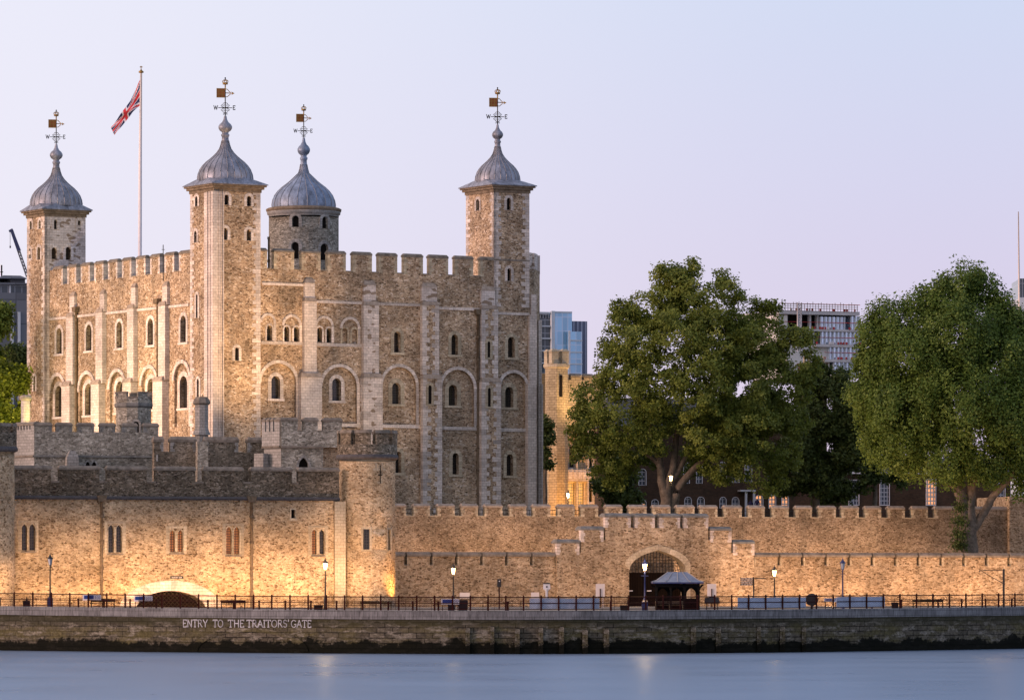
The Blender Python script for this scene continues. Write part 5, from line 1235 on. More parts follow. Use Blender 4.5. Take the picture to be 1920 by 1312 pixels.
# small battlemented turret on the hall, doorway
fr = Fr(250.5, 548, 0); dep = 548; Z = lambda y: CH + (HOR - y) * dep / FP; s = dep / FP
o = thing('stair_turret', 'small round battlemented stair turret behind the grey hall', 'turret', fr, 0, 0, GZ)
rr = 33 * s
m = MB(); m.lathe(0, 0, [(rr, GZ), (rr, Z(763))], 10, 0, False, R(18), R(18) + 2 * math.pi); build('tower_wall', m, ['rub_grey'], o, fr)
m = MB(); m.lathe(0, 0, [(rr, Z(765)), (rr + .18, Z(762)), (rr + .18, Z(757)), (rr + .05, Z(756))], 10, 0, False, R(18), R(18) + 2 * math.pi); build('string_course', m, ['capg'], o, fr)
m = MB(); mc = MB()
for k in range(10):
    a0 = R(18) + 2 * math.pi * k / 10; a1 = a0 + 2 * math.pi / 10
    P = lambda a, r_, z_: (r_ * math.sin(a), -r_ * math.cos(a), z_)
    zt_ = Z(738) if k % 2 == 0 else Z(747)
    for z0_, z1_, ro, ri, q in ((Z(757), zt_, rr + .06, rr - .4, m), (zt_ + .003, zt_ + .18, rr + .14, rr - .45, mc)):
        q.face([P(a0, ro, z0_), P(a1, ro, z0_), P(a1, ro, z1_), P(a0, ro, z1_)]); q.face([P(a1, ri, z0_), P(a0, ri, z0_), P(a0, ri, z1_), P(a1, ri, z1_)]); q.face([P(a0, ro, z1_), P(a1, ro, z1_), P(a1, ri, z1_), P(a0, ri, z1_)])
        q.face([P(a0, ro, z0_), P(a0, ro, z1_), P(a0, ri, z1_), P(a0, ri, z0_)]); q.face([P(a1, ro, z1_), P(a1, ro, z0_), P(a1, ri, z0_), P(a1, ri, z1_)])
build('parapet', m, ['rub_grey'], o, fr); build('parapet_coping', mc, ['cap'], o, fr)
m = MB(); L_ = arch(7 * s, Z(815), Z(791), 11 * s); m.face([(p[0], -rr * .985 - .02, p[1]) for p in L_]); dd_ = build('doorway', m, ['dark'], o, fr); m = MB(); m.ring(L_[1:], arch(7 * s, Z(815), Z(786.5), 19 * s)[1:], -rr - .1, -rr * .96, closed=False); build('door_surround', m, ['ash_g'], dd_, fr)
# chimneys
fr = Fr(378, 545, 10); dep = 545; Z = lambda y: CH + (HOR - y) * dep / FP
o = thing('stone_chimney', 'tapering grey stone chimney in front of the nearest corner turret', 'chimney', fr, 0, 0, GZ)
m = MB(); m.prism([(.75 * math.sin(R(45 * k + 22)), -.75 * math.cos(R(45 * k + 22))) for k in range(8)], GZ, Z(758)); m.lathe(0, 0, [(1.0, Z(815)), (.74, Z(803))], 8, 0, False, R(22), R(382)); build('stack', m, ['ash_g'], o, fr)
m = MB(); m.lathe(0, 0, [(.8, Z(759)), (1.0, Z(756)), (.9, Z(750)), (.72, Z(746)), (.70, Z(744))], 8, 0, False, R(22), R(382)); m.tube([(.1, 0, Z(746)), (.1, 0, Z(740))], .05, 5); build('cap', m, ['cap'], o, fr)
fr = Fr(48, 552, 0); dep = 552; Z = lambda y: CH + (HOR - y) * dep / FP
o = thing('floodlit_chimney', 'round floodlit yellow stone chimney beside the lime green tree at left', 'chimney', fr, 0, 0, GZ)
m = MB(); m.lathe(0, 0, [(.52, GZ), (.50, Z(750))], 16); build('stack', m, ['ash'], o, fr); m = MB(); m.lathe(0, 0, [(.5, Z(751)), (.66, Z(749)), (.66, Z(744)), (.5, Z(741)), (.0, Z(740))], 16); build('cap', m, ['ash_w'], o, fr)
# middle wall
EF = Fr(390, 532, 14); tE = lambda p, d=0: EF.t(p, d)
o = thing('brown_ward_wall', 'brown rubble wall with dark coping below the nearest corner turret', 'castle wall', EF, 0, 0, G0)
zmE, zcE = EF.z(390, 829), EF.z(390, 847)
gE = [(tE(a), tE(b)) for a, b in [(306, 320), (367, 384), (446.5, 465)]]
m = MB(); m.wall(cren(tE(289), tE(500), G0, zcE, gE, zmE), [], 0, 1.0, .3); build('wall', m, ['rub_mid'], o, EF)
m = MB(); m.box(tE(289), tE(500), 1.01, 1.2, G0, zcE - .3); build('wall', m, ['rub_mid'], o, EF); caps_parts(o, EF, merlons(tE(289), tE(500), gE), zmE, 0, 1.0, .6, .1)
m = MB()
for a, b in gE: quoins(m, a, -1, zcE, zmE, 0, .4, .4, .25, .34); quoins(m, b, 1, zcE, zmE, 0, .4, .4, .25, .34)
m.box(tE(293), tE(296), -.03, .02, EF.z(294, 865), EF.z(294, 852)); build('quoin_stones', m, ['ash_g'], o, EF)
m = MB(); m.taper(tE(362), tE(390), -1.6, -.02, G0, EF.z(376, 835), .25, .25); m.box(tE(366), tE(386), -1.2, -.3, EF.z(376, 835), EF.z(376, 828)); build('chimney_breast', m, ['rub_grey'], o, EF)
# tower with the pointed window
FF_ = Fr(527, 528, 14); tF_ = lambda p, d=0: FF_.t(p, d)
o = thing('pointed_window_tower', 'grey battlemented tower with one dark pointed window, left of the round tower', 'tower', FF_, 0, 0, G0)
zmF, zcF, zsF = FF_.z(560, 790), FF_.z(560, 809), FF_.z(560, 838)
gF = [(tF_(a), tF_(b)) for a, b in [(557, 568), (595, 606)]]
L_ = window(o, FF_, tF_(569), FF_.z(569, 890), FF_.z(569, 857.5), tF_(578) - tF_(560), 0, reveal=.4, pane='dark', ringw=.3, ringm='ash_g', kind='pointed', sill=False)
m = MB(); m.wall(rect(tF_(527), tF_(606), G0, zsF), [L_], 0, 1.0, .4); m.wall(cren(tF_(526), tF_(640), zsF, zcF, gF, zmF), [], -.25, 1.0, .3); build('wall', m, ['rub_grey'], o, FF_)
m = MB(); m.box(tF_(600), tF_(640), .5, 1.5, G0, zsF); build('brick_bay', m, ['rub_ward'], o, FF_)
m = MB(); caps(m, merlons(tF_(526), tF_(640), gF), zmF, -.25, 1.0, .42, .08); m.box(tF_(526), tF_(606), -.34, .1, zsF - .1, zsF + .12)
for a, b in gF: m.box(a, b, -.3, .8, zcF, zcF + .15)
build('parapet_coping', m, ['cap'], o, FF_)
FL = Fr(527, 528, -45); tl = lambda p: FL.t(p); m = MB(); lg = [(tl(a), tl(a + 2.5)) for a in (499.5, 507, 514.5)]
m.wall(rect(tl(495), -.01, G0, zsF), [], 0, 1.0, .3); m.wall(cren(tl(493.5), -.02, zsF, zcF, lg, zmF), [], -.2, 1.0, .3); build('wall', m, ['ash_g'], o, FL)
m = MB(); caps(m, merlons(tl(493.5), -.02, lg), zmF, -.2, 1.0, .42, .05); m.box(tl(494), 0, -.3, .1, zsF - .1, zsF + .12); build('parapet_coping', m, ['cap'], o, FL)
m = MB(); m.taper(tl(486), tl(508), -1.2, .1, G0, FL.z(497, 850), .2, .3); build('buttress', m, ['ash_g'], o, FL)
m = MB(); m.box(tF_(527) + 1, tF_(640), 5, 6, G0, zcF); build('wall', m, ['rub_grey'], o, FF_)

# ------------------------------------------------------------------ barracks block lit gold, brick houses
BF = Fr(1075, 690, 24); tb_ = lambda p, d=0: BF.t(p, d); BG = GZ
o = thing('barracks', 'gold floodlit battlemented stone building just right of the keep', 'building', BF, 0, 0, BG)
zB = lambda y, p=1075: BF.z(p, y)
hB = []
for a, b, yt, yb, pn in [(1049, 1058, 806, 830, 'glass'), (1052, 1063, 836, 876, 'glass'), (1066, 1076, 836, 876, 'glass'), (1053, 1076, 905, 946, 'gold_win'), (1080, 1094, 905, 946, 'gold_win'), (1100, 1110, 836, 876, 'glass'), (1100, 1110, 905, 940, 'glass')]:
    t0, t1 = tb_(a), tb_(b); hB.append(window(o, BF, (t0 + t1) / 2, zB(yb), zB(yt), t1 - t0, 0, reveal=.4, pane=pn, ringw=.3, ringm='ash', kind='rect', sill=False))
gB = [(tb_(a), tb_(a + 6)) for a in (1065, 1090, 1112)]
m = MB(); m.wall(cren(tb_(1040), tb_(1134), BG, zB(712), gB, zB(707)), hB, 0, 1.0, .4); build('wall', m, ['ash_gold'], o, BF)
m = MB(); caps(m, merlons(tb_(1040), tb_(1134), gB), zB(707), 0, 1, .5, .1); build('parapet_coping', m, ['cap'], o, BF)
m = MB(); m.box(tb_(1038), tb_(1134), -.6, .05, zB(795), zB(762)); m.box(tb_(1038), tb_(1134), -.75, -.05, zB(764), zB(760)); m.box(tb_(1038), tb_(1134), -.7, -.05, zB(799), zB(795)); build('parapet_band', m, ['ash_gold'], o, BF)
m = MB(); m.box(tb_(1048), tb_(1100), -.9, -.02, zB(902), zB(880)); 
for a in range(1052, 1098, 9): m.box(tb_(a), tb_(a + 6), -1.0, -.9, zB(898), zB(884), 0, .9)
m.box(tb_(1048), tb_(1052), -.8, 0, BG, zB(800)); m.box(tb_(1076.5), tb_(1079), -.8, -.01, BG, zB(800)); m.box(tb_(1097), tb_(1100), -.8, 0, BG, zB(800))
build('bay_dressings', m, ['ash'], o, BF)
m = MB(); m.box(tb_(1032), tb_(1048), -1.6, 1.5, BG, zB(765)); m.box(tb_(1134) - .3, tb_(1134) + 1.0, -.5, 1, BG, zB(800)); build('pier', m, ['ash_gold'], o, BF)
cB = tb_(1040); m = MB(); m.lathe(cB, -.6, [(1.55, BG), (1.55, zB(692))], 8, 0, False, R(22), R(382)); m.lathe(cB, -.6, [(1.55, zB(693)), (1.8, zB(689)), (1.8, zB(684)), (1.5, zB(683))], 8, 1, False, R(22), R(382))
for k in range(4): 
    a = R(45 + 90 * k); m.box(cB + 1.1 * math.cos(a) - .5, cB + 1.1 * math.cos(a) + .5, -.6 + 1.1 * math.sin(a) - .5, -.6 + 1.1 * math.sin(a) + .5, zB(683), zB(661), 1, .5); m.taper(cB + 1.1 * math.cos(a) - .6, cB + 1.1 * math.cos(a) + .6, -.6 + 1.1 * math.sin(a) - .6, -.6 + 1.1 * math.sin(a) + .6, zB(661), zB(656), .3, .3, 1)
m.box(cB - .8, cB + .8, -1.4, .2, zB(683), zB(672), 1); m.box(cB - .18, cB + .18, -2.2, -2.0, zB(745), zB(705), 2)
tw = build('corner_turret', m, ['ash_gold', 'ash_w', 'dark'], o, BF)
m = MB(); m.box(tb_(1012), tb_(1034), 1.5, 8, BG, zB(700)); build('wing', m, ['ash_gold'], o, BF)
lamp_post(1065, 0, 917, True, 'lit lantern glowing in front of the gold building', name='courtyard_lamp', group='courtyard lamps inside the walls', fr=Fr(1065, 655, 0), base=GZ, power=900)
lamp_post(1258, 0, 883, True, 'lit lantern beside the trunk of the central tree', name='courtyard_lamp', group='courtyard lamps inside the walls', fr=Fr(1258, 569, 0), base=GZ, power=300)
lamp_post(1858, 0, 877, True, 'lit lantern under the right hand tree', name='courtyard_lamp', group='courtyard lamps inside the walls', fr=Fr(1858, 571, 0), base=GZ, power=500)
HF = Fr(1340, 640, 14); tH = lambda p, d=0: HF.t(p, d); zH = lambda y: HF.z(1340, y)
o = thing('brick_house', 'dark brick house with white sash windows behind the central tree', 'house', HF, 0, 0, GZ)
hs = []
M['sash'] = lattice('sash_window', (.06, .07, .09), (.42, .41, .43), .42, .55, .06, .2)
M['sashlit'] = lattice('lit_sash_window', (.3, .16, .1), (.60, .55, .50), .42, .55, .09, .3, emit=(1.0, .40, .16), es=.9)
for a, b, yt, yb, pn in [(1349, 1361, 866, 904, 'sash'), (1373, 1385, 866, 904, 'sash'), (1397, 1409, 868, 904, 'sash'), (1282, 1292, 868, 906, 'sash'), (1306, 1316, 868, 906, 'sash'), (1198, 1211, 880, 910, 'sash'), (1350, 1361, 932, 952, 'sash'), (1373, 1385, 932, 952, 'sash'),
                       (1416, 1430, 928, 952, 'sashlit'), (1442, 1454, 928, 952, 'sashlit'), (1466, 1478, 928, 952, 'sashlit'), (1198, 1211, 937, 952, 'sashlit'), (1222, 1234, 937, 952, 'sash'), (1284, 1296, 932, 952, 'sash'), (1308, 1320, 932, 952, 'sash')]:
    t0, t1 = tH(a), tH(b); hs.append(window(o, HF, (t0 + t1) / 2, zH(yb), zH(yt), t1 - t0, 0, reveal=.2, pane=pn, ringw=.07, ringm='white', sill=False))
m = MB(); m.wall(rect(tH(1150), tH(1490), GZ - .3, zH(800)), hs, 0, 1, .2); m.box(tH(1150), tH(1490), 1.01, 9, GZ, zH(800)); build('wall', m, ['brickd'], o, HF)
m = MB(); rz = zH(800); m.face([(tH(1145), -.5, rz), (tH(1495), -.5, rz), (tH(1485), 4.5, zH(745)), (tH(1155), 4.5, zH(745))]); m.face([(tH(1495), 9.5, rz), (tH(1145), 9.5, rz), (tH(1155), 4.5, zH(745)), (tH(1485), 4.5, zH(745))]); m.face([(tH(1145), 9.5, rz), (tH(1145), -.5, rz), (tH(1155), 4.5, zH(745))]); m.face([(tH(1495), -.5, rz), (tH(1495), 9.5, rz), (tH(1485), 4.5, zH(745))]); build('roof', m, ['slate'], o, HF)
m = MB(); m.box(tH(1383), tH(1412), -1.3, 0, zH(921), zH(918)); m.box(tH(1392), tH(1396), -1.2, -1.0, GZ, zH(921)); m.box(tH(1407), tH(1411), -1.2, -1.0, GZ, zH(921)); build('porch', m, ['concrete'], o, HF)
HG = Fr(1545, 660, 12); tG = lambda p, d=0: HG.t(p, d); zG = lambda y: HG.z(1600, y)
o = thing('low_brick_house', 'low dark house with pale eaves between the two big trees', 'house', HG, 0, 0, GZ); hs = []
for a, b, yt, yb, pn in [(1592, 1610, 900, 946, 'sash'), (1650, 1667, 900, 946, 'sash'), (1737, 1754, 898, 946, 'sashlit'), (1870, 1884, 905, 950, 'sash')]:
    t0, t1 = tG(a), tG(b); hs.append(window(o, HG, (t0 + t1) / 2, zG(yb), zG(yt), t1 - t0, 0, reveal=.2, pane=pn, ringw=.08, ringm='white', kind='rect', sill=False))
m = MB(); m.wall(rect(tG(1480), tG(1895), GZ - .3, zG(888)), hs, 0, 1, .2); build('wall', m, ['brickd'], o, HG)
m = MB(); m.box(tG(1478), tG(1897), -.6, .2, zG(888), zG(884.5), 1); m.face([(tG(1478), -.6, zG(884)), (tG(1897), -.6, zG(884)), (tG(1897), 5, zG(856)), (tG(1478), 5, zG(856))], 0); m.face([(tG(1897), 10, zG(884)), (tG(1478), 10, zG(884)), (tG(1478), 5, zG(856)), (tG(1897), 5, zG(856))], 0); build('roof', m, ['slate', 'white'], o, HG)
m = MB(); x0, x1 = tG(1521), tG(1566); m.box(x0, x1, 4, 6.5, zG(870), zG(682)); m.box(x0 - .15, x1 + .15, 3.85, 6.65, zG(682), zG(678)); cs = build('chimney_stack', m, ['brickd'], o, HG)
m = MB()
for k in range(5): m.lathe(x0 + .5 + k * .66, 5.2, [(.2, zG(678)), (.16, zG(667)), (.2, zG(666))], 8)
build('chimney_pots', m, ['ash_w'], cs, HG)
# two people on the wall walk
for px, yt, lab, h_ in ((1407.5, 937, 'person in dark clothes seen through a gap of the inner wall, left one', 1.0), (1419.5, 934, 'person in dark clothes in front of the lit orange window', 1.0)):
    fr = Fr(px, 570, 0); zt = fr.z(px, yt); z0 = zt - 1.72
    bm_v = [(0, 0, .95), (0, 0, 1.2), (0, 0, 1.42), (0, 0, 1.52), (0, 0, 1.62), (0, 0, 1.70), (-.1, 0, .88), (-.11, .02, .48), (-.11, 0, .08), (-.11, -.14, .03), (.1, 0, .88), (.13, -.03, .48), (.13, .03, .08), (.13, -.12, .03), (-.2, 0, 1.40), (-.27, .0, 1.12), (-.25, -.1, .88), (.2, 0, 1.40), (.27, .02, 1.12), (.24, -.12, .88)]
    ed = [(0, 1), (1, 2), (2, 3), (3, 4), (4, 5), (0, 6), (6, 7), (7, 8), (8, 9), (0, 10), (10, 11), (11, 12), (12, 13), (2, 14), (14, 15), (15, 16), (2, 17), (17, 18), (18, 19)]
    rad = [.16, .15, .15, .06, .10, .07, .10, .07, .05, .04, .10, .07, .05, .04, .07, .05, .04, .07, .05, .04]
    me = bpy.data.meshes.new('person'); me.from_pydata(bm_v, ed, []); ob = bpy.data.objects.new('person', me); COL.objects.link(ob); ob.location = fr.w(0, 0, z0)
    md = ob.modifiers.new('skin', 'SKIN'); me.materials.append(M['person'])
    sv_ = me.skin_vertices[0] if me.skin_vertices else None
    if sv_ is None:
        bpy.context.view_layer.objects.active = ob; ob.modifiers.remove(md); bpy.ops.object.modifier_add(type='SKIN'); sv_ = me.skin_vertices[0]
    for i, r_ in enumerate(rad): sv_.data[i].radius = (r_, r_)
    sv_.data[0].use_root = True
    ob.modifiers.new('sub', 'SUBSURF').levels = 1; ob.modifiers[-1].render_levels = 1
    setp(ob, lab, 'person', 'people behind the inner wall')

# ------------------------------------------------------------------ city behind
def tower_block(px, dep, ang): return Fr(px, dep, ang)
C1 = Fr(1034, 1300, 20); o = thing('glass_office_tower', 'blue glass office tower right of the keep', 'office building', C1, 0, 0, 4)
c = lambda p, d=0: C1.t(p, d); z1 = lambda y: C1.z(1060, y)
m = MB(); m.box(c(1034), c(1072.5), 0, 3.9, 4, z1(586)); m.box(c(1034), c(1074), 4.1, 22, 4, z1(586.5)); build('glass_block', m, ['bluegl'], o, C1)
m = MB(); m.box(c(1071, 4), c(1101, 4), 4, 20, 4, z1(600)); build('striped_block', m, ['striped'], o, C1)
m = MB(); m.box(c(1062), c(1086), -2, -.05, 4, z1(622)); m.box(c(1073), c(1088), -.04, 3.95, 4, z1(622)); build('lower_block', m, ['bluegl'], o, C1)
m = MB(); m.box(c(1005), c(1034) - .1, .5, 25, 4, z1(597)); build('side_block', m, ['darkgl'], o, C1)
m = MB()
for y in (585.5, 611, 634, 657, 680): m.box(c(1004), c(1034), -.1, .5, z1(y + 2.2), z1(y))
m.box(c(1033), c(1039.5), -.5, .5, 4, z1(583.5)); m.box(c(1033), c(1072), -.3, .2, z1(587), z1(584)); m.box(c(1061.5), c(1063.5), -2.2, -1.9, 4, z1(620))
for y in (640, 662, 684): m.box(c(1063), c(1086), -2.3, -1.9, z1(y), z1(y - 2.5))
build('white_frame', m, ['steelblue'], o, C1)
m = MB()
for p in range(1006, 1032, 5): m.box(c(p), c(p + .8), 1, 20, z1(597), z1(588))
m.box(c(1004), c(1030), 1, 20, z1(590), z1(587)); build('roof_louvres', m, ['steelblue'], o, C1)
# unfinished building with scaffold
C2 = Fr(1541, 1200, 22); o = thing('unfinished_office_block', 'unfinished stepped office block with red scaffold rails between the trees', 'office building', C2, 0, 0, 4)
c = lambda p, d=0: C2.t(p, d); z2 = lambda y, p=1541: CH + (HOR - y) * 1200 / FP
fl = [(583, 590, 1461, 1612), (617, 621, 1466, 1619), (645, 650, 1530, 1619), (673, 678, 1545, 1615), (702, 706, 1560, 1615)]
m = MB()
for yt, yb, a, b in fl: m.box(c(a), c(b), 0, 26, z2(yb), z2(yt))
for p in (1478, 1503, 1522, 1536): m.box(c(p), c(p + 3), 1.2, 2.4, z2(617), z2(590))
build('floor_slab', m, ['concrete'], o, C2)
for (yt, yb, a, b) in [(593, 617, 1540, 1585), (591, 617, 1597, 1612), (621, 645, 1541, 1618), (650, 673, 1556, 1618), (678, 702, 1565, 1614)]:
    m = MB(); m.box(c(a), c(b), 1.0, 20, z2(yb) + .01, z2(yt) - .01); g_ = build('window', m, ['sky_glass' if 'sky_glass' in M else 'bluegl'], o, C2)
    m = MB(); x = a
    while x <= b: m.box(c(x), c(x) + .35, .7, 1.0, z2(yb), z2(yt)); x += 7.5
    build('mullions', m, ['steelblue'], g_, C2)
m = MB(); m.box(c(1466), c(1536), 3, 24, z2(617), z2(590)); build('open_floor', m, ['dark'], o, C2)
m = MB(); m.box(c(1462), c(1478), .6, 20, z2(660), z2(592)); m.box(c(1478), c(1530), .9, 20, z2(710), z2(621)); m.box(c(1500), c(1560), 1.4, 21, z2(712), z2(650)); build('core_wall', m, ['cream'], o, C2)
m = MB()
for yt, yb, a, b in fl[:4]:
    x = a
    while x < b - 2:
        if random.random() < .45: m.box(c(x), c(x + random.uniform(2.5, 4.5)), -.2, -.05, z2(yt), z2(yt) + .55, random.choice((0, 0, 1)))
        x += 5.0
    m.tube([(c(a), -.2, z2(yt) + 1.6), (c(b), -.2, z2(yt) + 1.6)], .07, 4, 0)
build('edge_barrier', m, ['redbar', 'white'], o, C2)
m = MB(); x = 1466
while x < 1608: m.tube([(c(x), -.3, z2(584)), (c(x), -.3, z2(random.uniform(566, 572)))], .07, 4); x += 5.2
for y in (571, 575, 579): m.tube([(c(1464), -.3, z2(y)), (c(1608), -.3, z2(y))], .06, 4)
for x in (1490, 1497): m.tube([(c(x), -1.6, z2(660)), (c(x), -1.6, z2(569))], .14, 4, 1)
y = 572
while y < 655: m.tube([(c(1490), -1.6, z2(y)), (c(1497), -1.6, z2(y + 5))], .09, 4, 1); m.tube([(c(1497), -1.6, z2(y)), (c(1490), -1.6, z2(y + 5))], .09, 4, 1); y += 5
build('scaffold', m, ['pipe', 'white'], o, C2)
# left edge: grey offices, crane
C3 = Fr(30, 1150, 15); o = thing('grey_office_block', 'grey clad office block with roof plant at the left edge', 'office building', C3, 0, 0, 4)
c = lambda p, d=0: C3.t(p, d); z3 = lambda y: C3.z(30, y)
m = MB(); m.box(c(-40), c(60), 0, 30, 4, z3(549)); build('body', m, ['greyclad'], o, C3)
m = MB(); m.box(c(-40), c(58), 1.5, 28, z3(549), z3(533)); build('glazed_floor', m, ['darkgl'], o, C3)
m = MB(); m.box(c(-40), c(58), .5, 29, z3(533), z3(530)); m.taper(c(4), c(60), 6, 24, z3(519), z3(513), 1.5, 1); m.box(c(30), c(58), 8, 22, z3(530), z3(519)); m.box(c(-40), c(8), 8, 22, z3(530), z3(515)); build('roof_plant', m, ['greyclad'], o, C3)
m = MB()
for p in (20, 33): m.box(c(p), c(p + 5), -.4, .1, 4, z3(585))
m.box(c(19), c(22), 1.2, 1.5, z3(549), z3(534)); build('pilaster', m, ['steelblue'], o, C3)
C4 = Fr(30, 1250, 0); o = thing('tower_crane', 'leaning crane jib with a blue tip behind the left office block', 'crane', C4, 0, 0, 4)
q = lambda x, y: ((x - 30) / FP * 1250, 0, CH + (HOR - y) * 1250 / FP)
m = MB()
for off in (-2, 2): m.tube([q(22 + off, 432), q(52 + off, 520)], .16, 4)
for k in range(14):
    a = k / 14; b = (k + 1) / 14; sg = 2 if k % 2 else -2; m.tube([q(22 + 30 * a + sg, 432 + 88 * a), q(22 + 30 * b - sg, 432 + 88 * b)], .12, 4)
build('jib', m, ['greyclad'], o, C4)
m = MB(); a, b = Vector(q(22, 432)), Vector(q(36, 470)); m.face([tuple(a + Vector((-.4, -.4, 0))), tuple(b + Vector((-.5, -.4, 0))), tuple(b + Vector((.5, -.4, 0))), tuple(a + Vector((.4, -.4, 0)))]); m.tube([tuple(a), tuple(b)], .35, 4); m.tube([q(17, 434), q(24, 430)], .3, 4); build('jib_tip', m, ['blue'], o, C4)
m = MB(); m.tube([q(19, 434), q(19, 461)], .05, 4); m.box(q(18, 0)[0], q(20.5, 0)[0], -.2, .2, q(0, 465)[2], q(0, 461)[2]); build('hook', m, ['iron'], o, C4)
m = MB(); m.tube([q(3, 560), q(3, 497)], .2, 5); m.tube([q(0, 510), q(6, 510)], .1, 4); m.tube([q(1, 520), q(5, 520)], .1, 4)
build('roof_mast', m, ['iron'], None, C4, label='thin dark mast on the roofs at the far left', cat='mast')
C5 = Fr(1917, 1200, 0); q = lambda x, y: ((x - 1917) / FP * 1200, 0, CH + (HOR - y) * 1200 / FP)
m = MB(); m.tube([q(1911.5, 620), q(1909.5, 397)], [.32, .12], 6); build('slender_mast', m, ['pinkboard'], None, C5, label='very tall thin pale mast at the right edge', cat='mast')
m = MB(); m.box(q(1912.5, 0)[0], q(1990, 0)[0], 0, 20, 4, q(0, 522)[2]); o = thing('edge_tower_block', 'pale office block cut by the right edge above the tree', 'office building', C5, 0, 0, 4); build('body', m, ['darkgl'], o, C5)
m = MB(); m.box(q(1911.5, 0)[0], q(1992, 0)[0], -.5, 20.5, 4, q(0, 558)[2]); build('lower_floors', m, ['steelblue'], o, C5)
# small roof mast on the keep
m = MB(); kx = K.t(306, 12); m.tube([(kx, 12, zc - 1), (kx, 12, K.z(306, 459, 12))], .05, 5); m.tube([(kx - .2, 12, K.z(306, 468, 12)), (kx + .2, 12, K.z(306, 468, 12))], .03, 4); build('roof_aerial', m, ['iron'], keep, K)

# ------------------------------------------------------------------ trees
def tree(name, lab, px, dep, blobs, limbs, leaf, nclump, per, lsize, seed, base, group, flat=1.0, up=0.0, cr=(.5, 1.0)):
    rng = np.random.default_rng(seed); s = dep / FP; fr = Fr(px, dep, 0)
    o = thing(name, lab, 'tree', fr, 0, 0, base, group)
    if limbs:
        m = MB()
        for pts in limbs:
            P = [((p[0] - px) * s, p[3] if len(p) > 3 else 0.0, CH + (HOR - p[1]) * s) for p in pts]
            Q = []; Rr = []
            for (a, ra), (b, rb) in zip(zip(P, pts), list(zip(P, pts))[1:]):
                for k in range(4):
                    u = k / 4; Q.append(tuple(a[i] * (1 - u) + b[i] * u + (random.uniform(-.06, .06) if i < 2 and (k or Q) else 0) for i in range(3))); Rr.append(ra[2] * (1 - u) + rb[2] * u)
            Q.append(P[-1]); Rr.append(pts[-1][2]); m.tube(Q, [r_ * .82 for r_ in Rr], 9)
        build('trunk', m, ['bark'], o, fr)
    B = np.array([((x - px) * s, dy, CH + (HOR - y) * s, r * s) for x, y, r, dy in blobs])
    wgt = B[:, 3] ** 2; wgt = wgt / wgt.sum()
    idx = rng.choice(len(B), nclump, p=wgt); dr = rng.normal(size=(nclump, 3)); dr /= np.linalg.norm(dr, axis=1)[:, None]
    rad = B[idx, 3] * (.45 + .58 * rng.random(nclump) ** .55)
    Cc = B[idx, :3] + dr * rad[:, None] * np.array([1, 1, flat])
    keep_ = np.array([mnoise.noise(Vector(c * .33)) + .25 * mnoise.noise(Vector(c * 1.1)) > -.20 for c in Cc]) ; Cc = Cc[keep_]; dr = dr[keep_]; n = len(Cc)
    # clump tint: own colour, plus lighter young growth
    ctint = np.clip(.42 + .2 * rng.normal(size=n), 0, 1)
    crad = rng.uniform(cr[0], cr[1], n)
    N = n * per; ci = np.repeat(np.arange(n), per)
    off = np.clip(rng.normal(size=(N, 3)), -1.7, 1.7) * np.array([.55, .55, .42 + up]); P = Cc[ci] + off * crad[ci][:, None]
    nrm = rng.normal(size=(N, 3)) * .62 + dr[ci] * .9 + np.array([0, 0, .5]); nrm /= np.linalg.norm(nrm, axis=1)[:, None]
    t1 = np.cross(nrm, rng.normal(size=(N, 3))); t1 /= np.linalg.norm(t1, axis=1)[:, None]; t2 = np.cross(nrm, t1)
    sz = lsize * rng.uniform(.6, 1.25, N)[:, None]
    V = np.stack([P - t1 * sz * .55, P - t2 * sz * .38 - t1 * sz * .05, P + t1 * sz * .6, P + t2 * sz * .38 + t1 * sz * .05], 1).reshape(-1, 3)
    me = bpy.data.meshes.new('crown'); me.vertices.add(4 * N); me.vertices.foreach_set('co', (V - np.array([0, 0, base])).ravel())
    me.loops.add(4 * N); me.loops.foreach_set('vertex_index', np.arange(4 * N, dtype=np.int32)); me.polygons.add(N)
    me.polygons.foreach_set('loop_start', np.arange(0, 4 * N, 4, dtype=np.int32)); me.polygons.foreach_set('loop_total', np.full(N, 4, dtype=np.int32))
    at_ = me.attributes.new('tint', 'FLOAT', 'FACE'); at_.data.foreach_set('value', np.clip(ctint[ci] + .07 * rng.normal(size=N), 0, 1).astype(np.float32))
    me.update(calc_edges=True); me.validate(); me.materials.append(M[leaf]); c = bpy.data.objects.new('crown', me); COL.objects.link(c); c.parent = o
    return o
GT = 'large trees inside the castle walls'
# central plane tree
bl = [(1265, 545, 48, 0), (1225, 580, 48, 1), (1300, 575, 52, -1), (1350, 560, 45, 0), (1395, 590, 42, 1), (1180, 610, 38, 0), (1160, 650, 36, 0), (1205, 650, 55, -3), (1270, 640, 60, -4), (1340, 640, 62, -3), (1400, 650, 55, 0), (1430, 600, 34, 2), (1170, 705, 50, -2), (1230, 720, 60, -5), (1310, 730, 65, -5), (1390, 730, 62, -3), (1440, 700, 45, 0),
      (1120, 760, 45, 0), (1100, 800, 36, 0), (1160, 790, 52, -3), (1230, 800, 55, -2), (1330, 810, 60, -4), (1400, 810, 60, -3), (1450, 790, 45, 0), (1110, 850, 38, 1), (1160, 865, 36, 0), (1350, 870, 40, -1), (1410, 870, 45, -1), (1455, 850, 45, 0), (1300, 860, 32, 2), (1440, 900, 30, 0), (1215, 870, 22, 2), (1155, 900, 20, 0), (1250, 512, 26, 0), (1290, 508, 22, 0), (1345, 522, 20, 0), (1165, 575, 16, 0), (1145, 655, 20, 0), (1130, 690, 16, 0), (1450, 572, 14, 1), (1475, 640, 30, 1), (1500, 635, 26, 1), (1510, 680, 30, 1), (1490, 720, 40, 1)]
